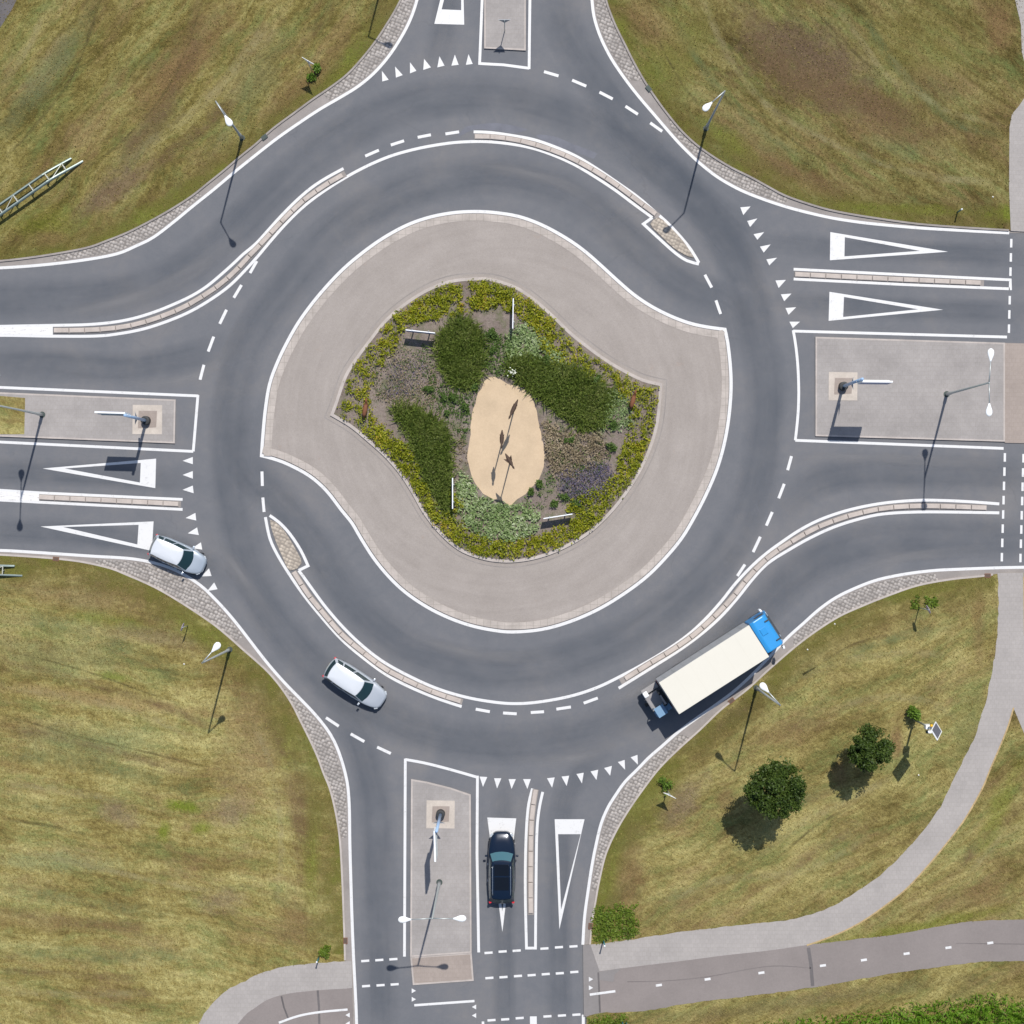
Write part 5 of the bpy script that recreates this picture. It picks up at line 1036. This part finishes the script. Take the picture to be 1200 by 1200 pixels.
C = toW(cx, cy, BZ); C[:, 2] += hh+.03
o = leaves('border_planting', C, .085, 'border_leaf', None, .5); tag(o, 'yellow-green low planting round the rim of the central garden', 'ground cover', None, 'stuff')
print('border leaves', len(C))
def clump(pts, n, label, h=1.0):
    big = [(x+(x-sum(p[0] for p in pts)/len(pts))*.12, y+(y-sum(p[1] for p in pts)/len(pts))*.12) for x, y in pts]
    X, Y = scatter(big, int(n*1.5)); d = dist_to(big, X, Y); f = .5+.5*np.sin(X*.31+1.7*np.sin(Y*.17))*np.cos(Y*.27+1.3*np.sin(X*.13))
    kp = rng.uniform(size=len(X)) < np.clip(d/12, .06, 1)*(.45+.55*f); X, Y, d = X[kp], Y[kp], d[kp]; n = len(X); hc = np.clip(d/9, .35, 1); B = toW(X, Y, BZ); 
    c = P(sum(p[0] for p in pts)/len(pts), sum(p[1] for p in pts)/len(pts), BZ); t = thing('grass_clump', label, 'ornamental grass', c, 0, 'large clumps of ornamental grass in the garden')
    B = B-np.array(c); o = blades('long_blades', B, h*.8, .95, .05, 'clump_blade', t, (.05, .25)); 
    C = B.copy()[:n//2]; C[:, 2] += rng.uniform(.1, .8, len(C))*hc[:n//2]*h*.8; leaves('short_leaves', C, .07, 'clump_blade', t, .2, .35)
clump(gA, 5200, 'dark-green ornamental grass clump at the north-west of the sand'); clump(gB, 8500, 'largest ornamental grass clump, long and dark green, north-east of the sand'); clump(gC, 6500, 'long dark-green ornamental grass clump at the south-west of the garden')
def patch_mass(name, pts, n, mat, label, h=.25, sz=.08, cat='ground cover', cl=2.5, per=9):
    X, Y = scatter(pts, n//per); k = len(X); cx = np.repeat(X, per)+rng.normal(size=k*per)*cl; cy = np.repeat(Y, per)+rng.normal(size=k*per)*cl
    C = toW(cx, cy, BZ); C[:, 2] += .03+rng.uniform(0, h, k*per); ok = ~inside(sand, cx, cy); o = leaves(name, C[ok], sz, mat, None, .9); tag(o, label, cat, None, 'stuff')
patch_mass('silver_groundcover', [(598, 388), (618, 380), (638, 398), (655, 415), (662, 428), (625, 420), (598, 424), (590, 410)], 1400, 'silver_leaf', 'silvery ground cover north of the largest grass clump', .25, .115)
patch_mass('silver_groundcover', [(536, 552), (552, 560), (562, 582), (590, 592), (618, 592), (632, 600), (628, 622), (605, 634), (570, 632), (548, 618), (536, 590)], 2900, 'silver_leaf', 'silvery ground cover spread south of the sand patch', .25, .115)
patch_mass('silver_groundcover', [(705, 462), (722, 458), (738, 475), (742, 498), (728, 505), (712, 500), (704, 506), (698, 495)], 1500, 'silver_leaf', 'small patch of silvery ground cover near the east corner of the garden')
patch_mass('dry_planting', [(634, 492), (650, 498), (675, 510), (705, 508), (712, 530), (700, 545), (675, 556), (650, 562), (640, 540), (638, 515)], 3000, 'dry_leaf', 'dry straw-coloured planting east of the sand patch', .3, .075)
patch_mass('dry_planting', [(440, 420), (470, 405), (505, 420), (515, 450), (505, 480), (470, 478), (445, 470), (432, 445)], 1700, 'dry_leaf', 'sparse dry planting on the bare soil west of the sand patch', .2, .06, cl=4)
patch_mass('low_greens', [(425, 440), (470, 400), (505, 400), (512, 440), (500, 480), (470, 480), (430, 470)], 900, 'shrub_leaf', 'faint low greens over the soil at the west of the garden', .15, .06, cl=3)
patch_mass('low_greens', [(540, 500), (550, 520), (546, 560), (534, 560), (530, 520)], 260, 'dry_leaf', 'tiny dark plants on the soil strip left of the sand', .15, .06, cl=1.5)
patch_mass('lavender', [(655, 555), (690, 540), (715, 545), (722, 560), (705, 582), (680, 590), (655, 580)], 2200, 'lavender_leaf', 'bluish-purple lavender patch at the south-east of the garden', .3, .06)
patch_mass('lavender', [(460, 425), (490, 415), (500, 435), (478, 470), (452, 468)], 700, 'lavender_leaf', 'faint purple low planting on the soil at the west of the garden', .2, .05, cl=4)
patch_mass('low_greens', [(505, 440), (560, 455), (560, 480), (545, 520), (530, 500), (505, 480)], 1300, 'shrub_leaf', 'scattered low greens between the western clumps and the sand', .2, .07, cl=2)
patch_mass('low_greens', [(560, 385), (600, 400), (600, 440), (575, 440), (566, 420)], 1300, 'shrub_leaf', 'low greens north of the sand patch between two grass clumps', .25, .075, cl=2.5)
patch_mass('low_greens', [(640, 490), (700, 510), (715, 535), (690, 600), (640, 600), (612, 592), (640, 560)], 900, 'shrub_leaf', 'scattered low greens east of the sand patch', .2, .07, cl=2)
sh = [(504, 456, .42, 'green shrub on the bare soil left of the sand, largest of its row'), (521, 466, .36, 'green shrub on the soil left of the sand, right of the largest one'), (531, 466, .34, 'green shrub immediately left of the north end of the sand'), (523, 483, .28, 'small dark shrub on the soil level with the northern bird sculpture'), (546, 478, .34, 'green shrub touching the left edge of the sand'),
      (556, 455, .32, 'green shrub at the top left corner of the sand'), (577, 392, .42, 'round green shrub north of the sand, left of the upright white board'), (577, 410, .36, 'round green shrub north of the sand, below another shrub'), (717, 526, .5, 'bright-green shrub near the eastern rim of the garden, largest there'), (719, 498, .4, 'green shrub under the eastern end of the largest grass clump'),
      (666, 516, .36, 'green shrub amid the dry planting east of the sand'), (632, 566, .36, 'green shrub at the lower right edge of the sand'), (621, 576, .32, 'small green shrub at the bottom right of the sand'), (661, 583, .36, 'green shrub above the southern white board'), (651, 592, .36, 'dark-green shrub touching the southern white board'), (675, 591, .32, 'green shrub right of the southern white board'),
      (640, 424, .4, 'pale-green shrub on the north side of the largest grass clump'), (700, 445, .3, 'small green shrub at the north-east end of the largest grass clump')]
for x, y, r_, lb in sh: bush(x, y, lb, r_, .5, 260, 'shrub_leaf', .075, 'shrub', BZ, .7, 'small shrubs in the central garden')
C = toW(600+rng.normal(size=26)*2.6, 438+rng.normal(size=26)*2.2, BZ+1.0); tag(leaves('white_flowers', C, .06, 'white_flower', None, 1.5), 'cluster of white flowers at the north tip of the sand patch', 'flowers', None, 'stuff')
# ---- turf: short blades over the lawns
print('turf...')
NT = 90000
X = rng.uniform(-15, 1215, NT*2); Y = rng.uniform(-15, 1215, NT*2)
ok = np.zeros(len(X), bool)
for k, c in (('nw', [(483, -400), (-400, -400), (-400, 307)]), ('ne', [(1700, 275), (1700, -400), (702, -400)]), ('sw', [(409, 1700), (-400, 1700), (-400, 649)]), ('se', [(686, 1700), (1700, 1700), (1700, 670)])):
    pl = LB[k][::3]+[LB[k][-1]]+c; ok |= inside(pl, X, Y)&(dist_to(LB[k][::3], X, Y, False) > 2)
fw = spline(fwU)+[(1199, 671), (1200, 745), (1290, 800), (1290, 1000), (1200, 860)]+spline(fwL)+spline(fwB)[1:]
for pl in (fw, spline(fwB[::-1])+spline(cyU)[1:]+spline(cyL), spline(swU)+spline(swL), spline(swL[::-1])+[(413, 1157), (416, 1300)], [(1202, 112), (1194, 124), (1185.5, 134), (1182.5, 150), (1182, 220), (1184, 271), (1290, 276), (1290, 60)], [(683, 1107), (692, 1107), (703, 1139), (702.5, 1186), (684, 1191)]):
    ok &= ~inside(pl, X, Y)
X, Y = X[ok], Y[ok]
o = blades('turf_blades', toW(X, Y, LZ), .10, .8, .045, 'turf_blade'); tag(o, 'short blades of dry and green grass over the verges', 'grass', None, 'stuff')
# ---- bits of litter and pale stones in the grass
for x, y, lb in [(1163, 231, 'white speck of litter in the grass beside the north-east footway'), (946, 761, 'white speck of litter in the grass right of the blue cab'), (978, 731, 'white scrap among weeds on the grass north-east of the lorry'), (216, 778, 'pale stone left of the south-west street lamp'), (1076, 908, 'pale stone in the grass below the solar post')]:
    m = MB(); m.tube([(0, 0, 0), (.02, 0, .03), (.03, .02, .05)], [.07, .055, .02], 5); o = m.build('litter', 'litter_white'); o.location = P(x, y, Z0); tag(o, lb, 'litter')
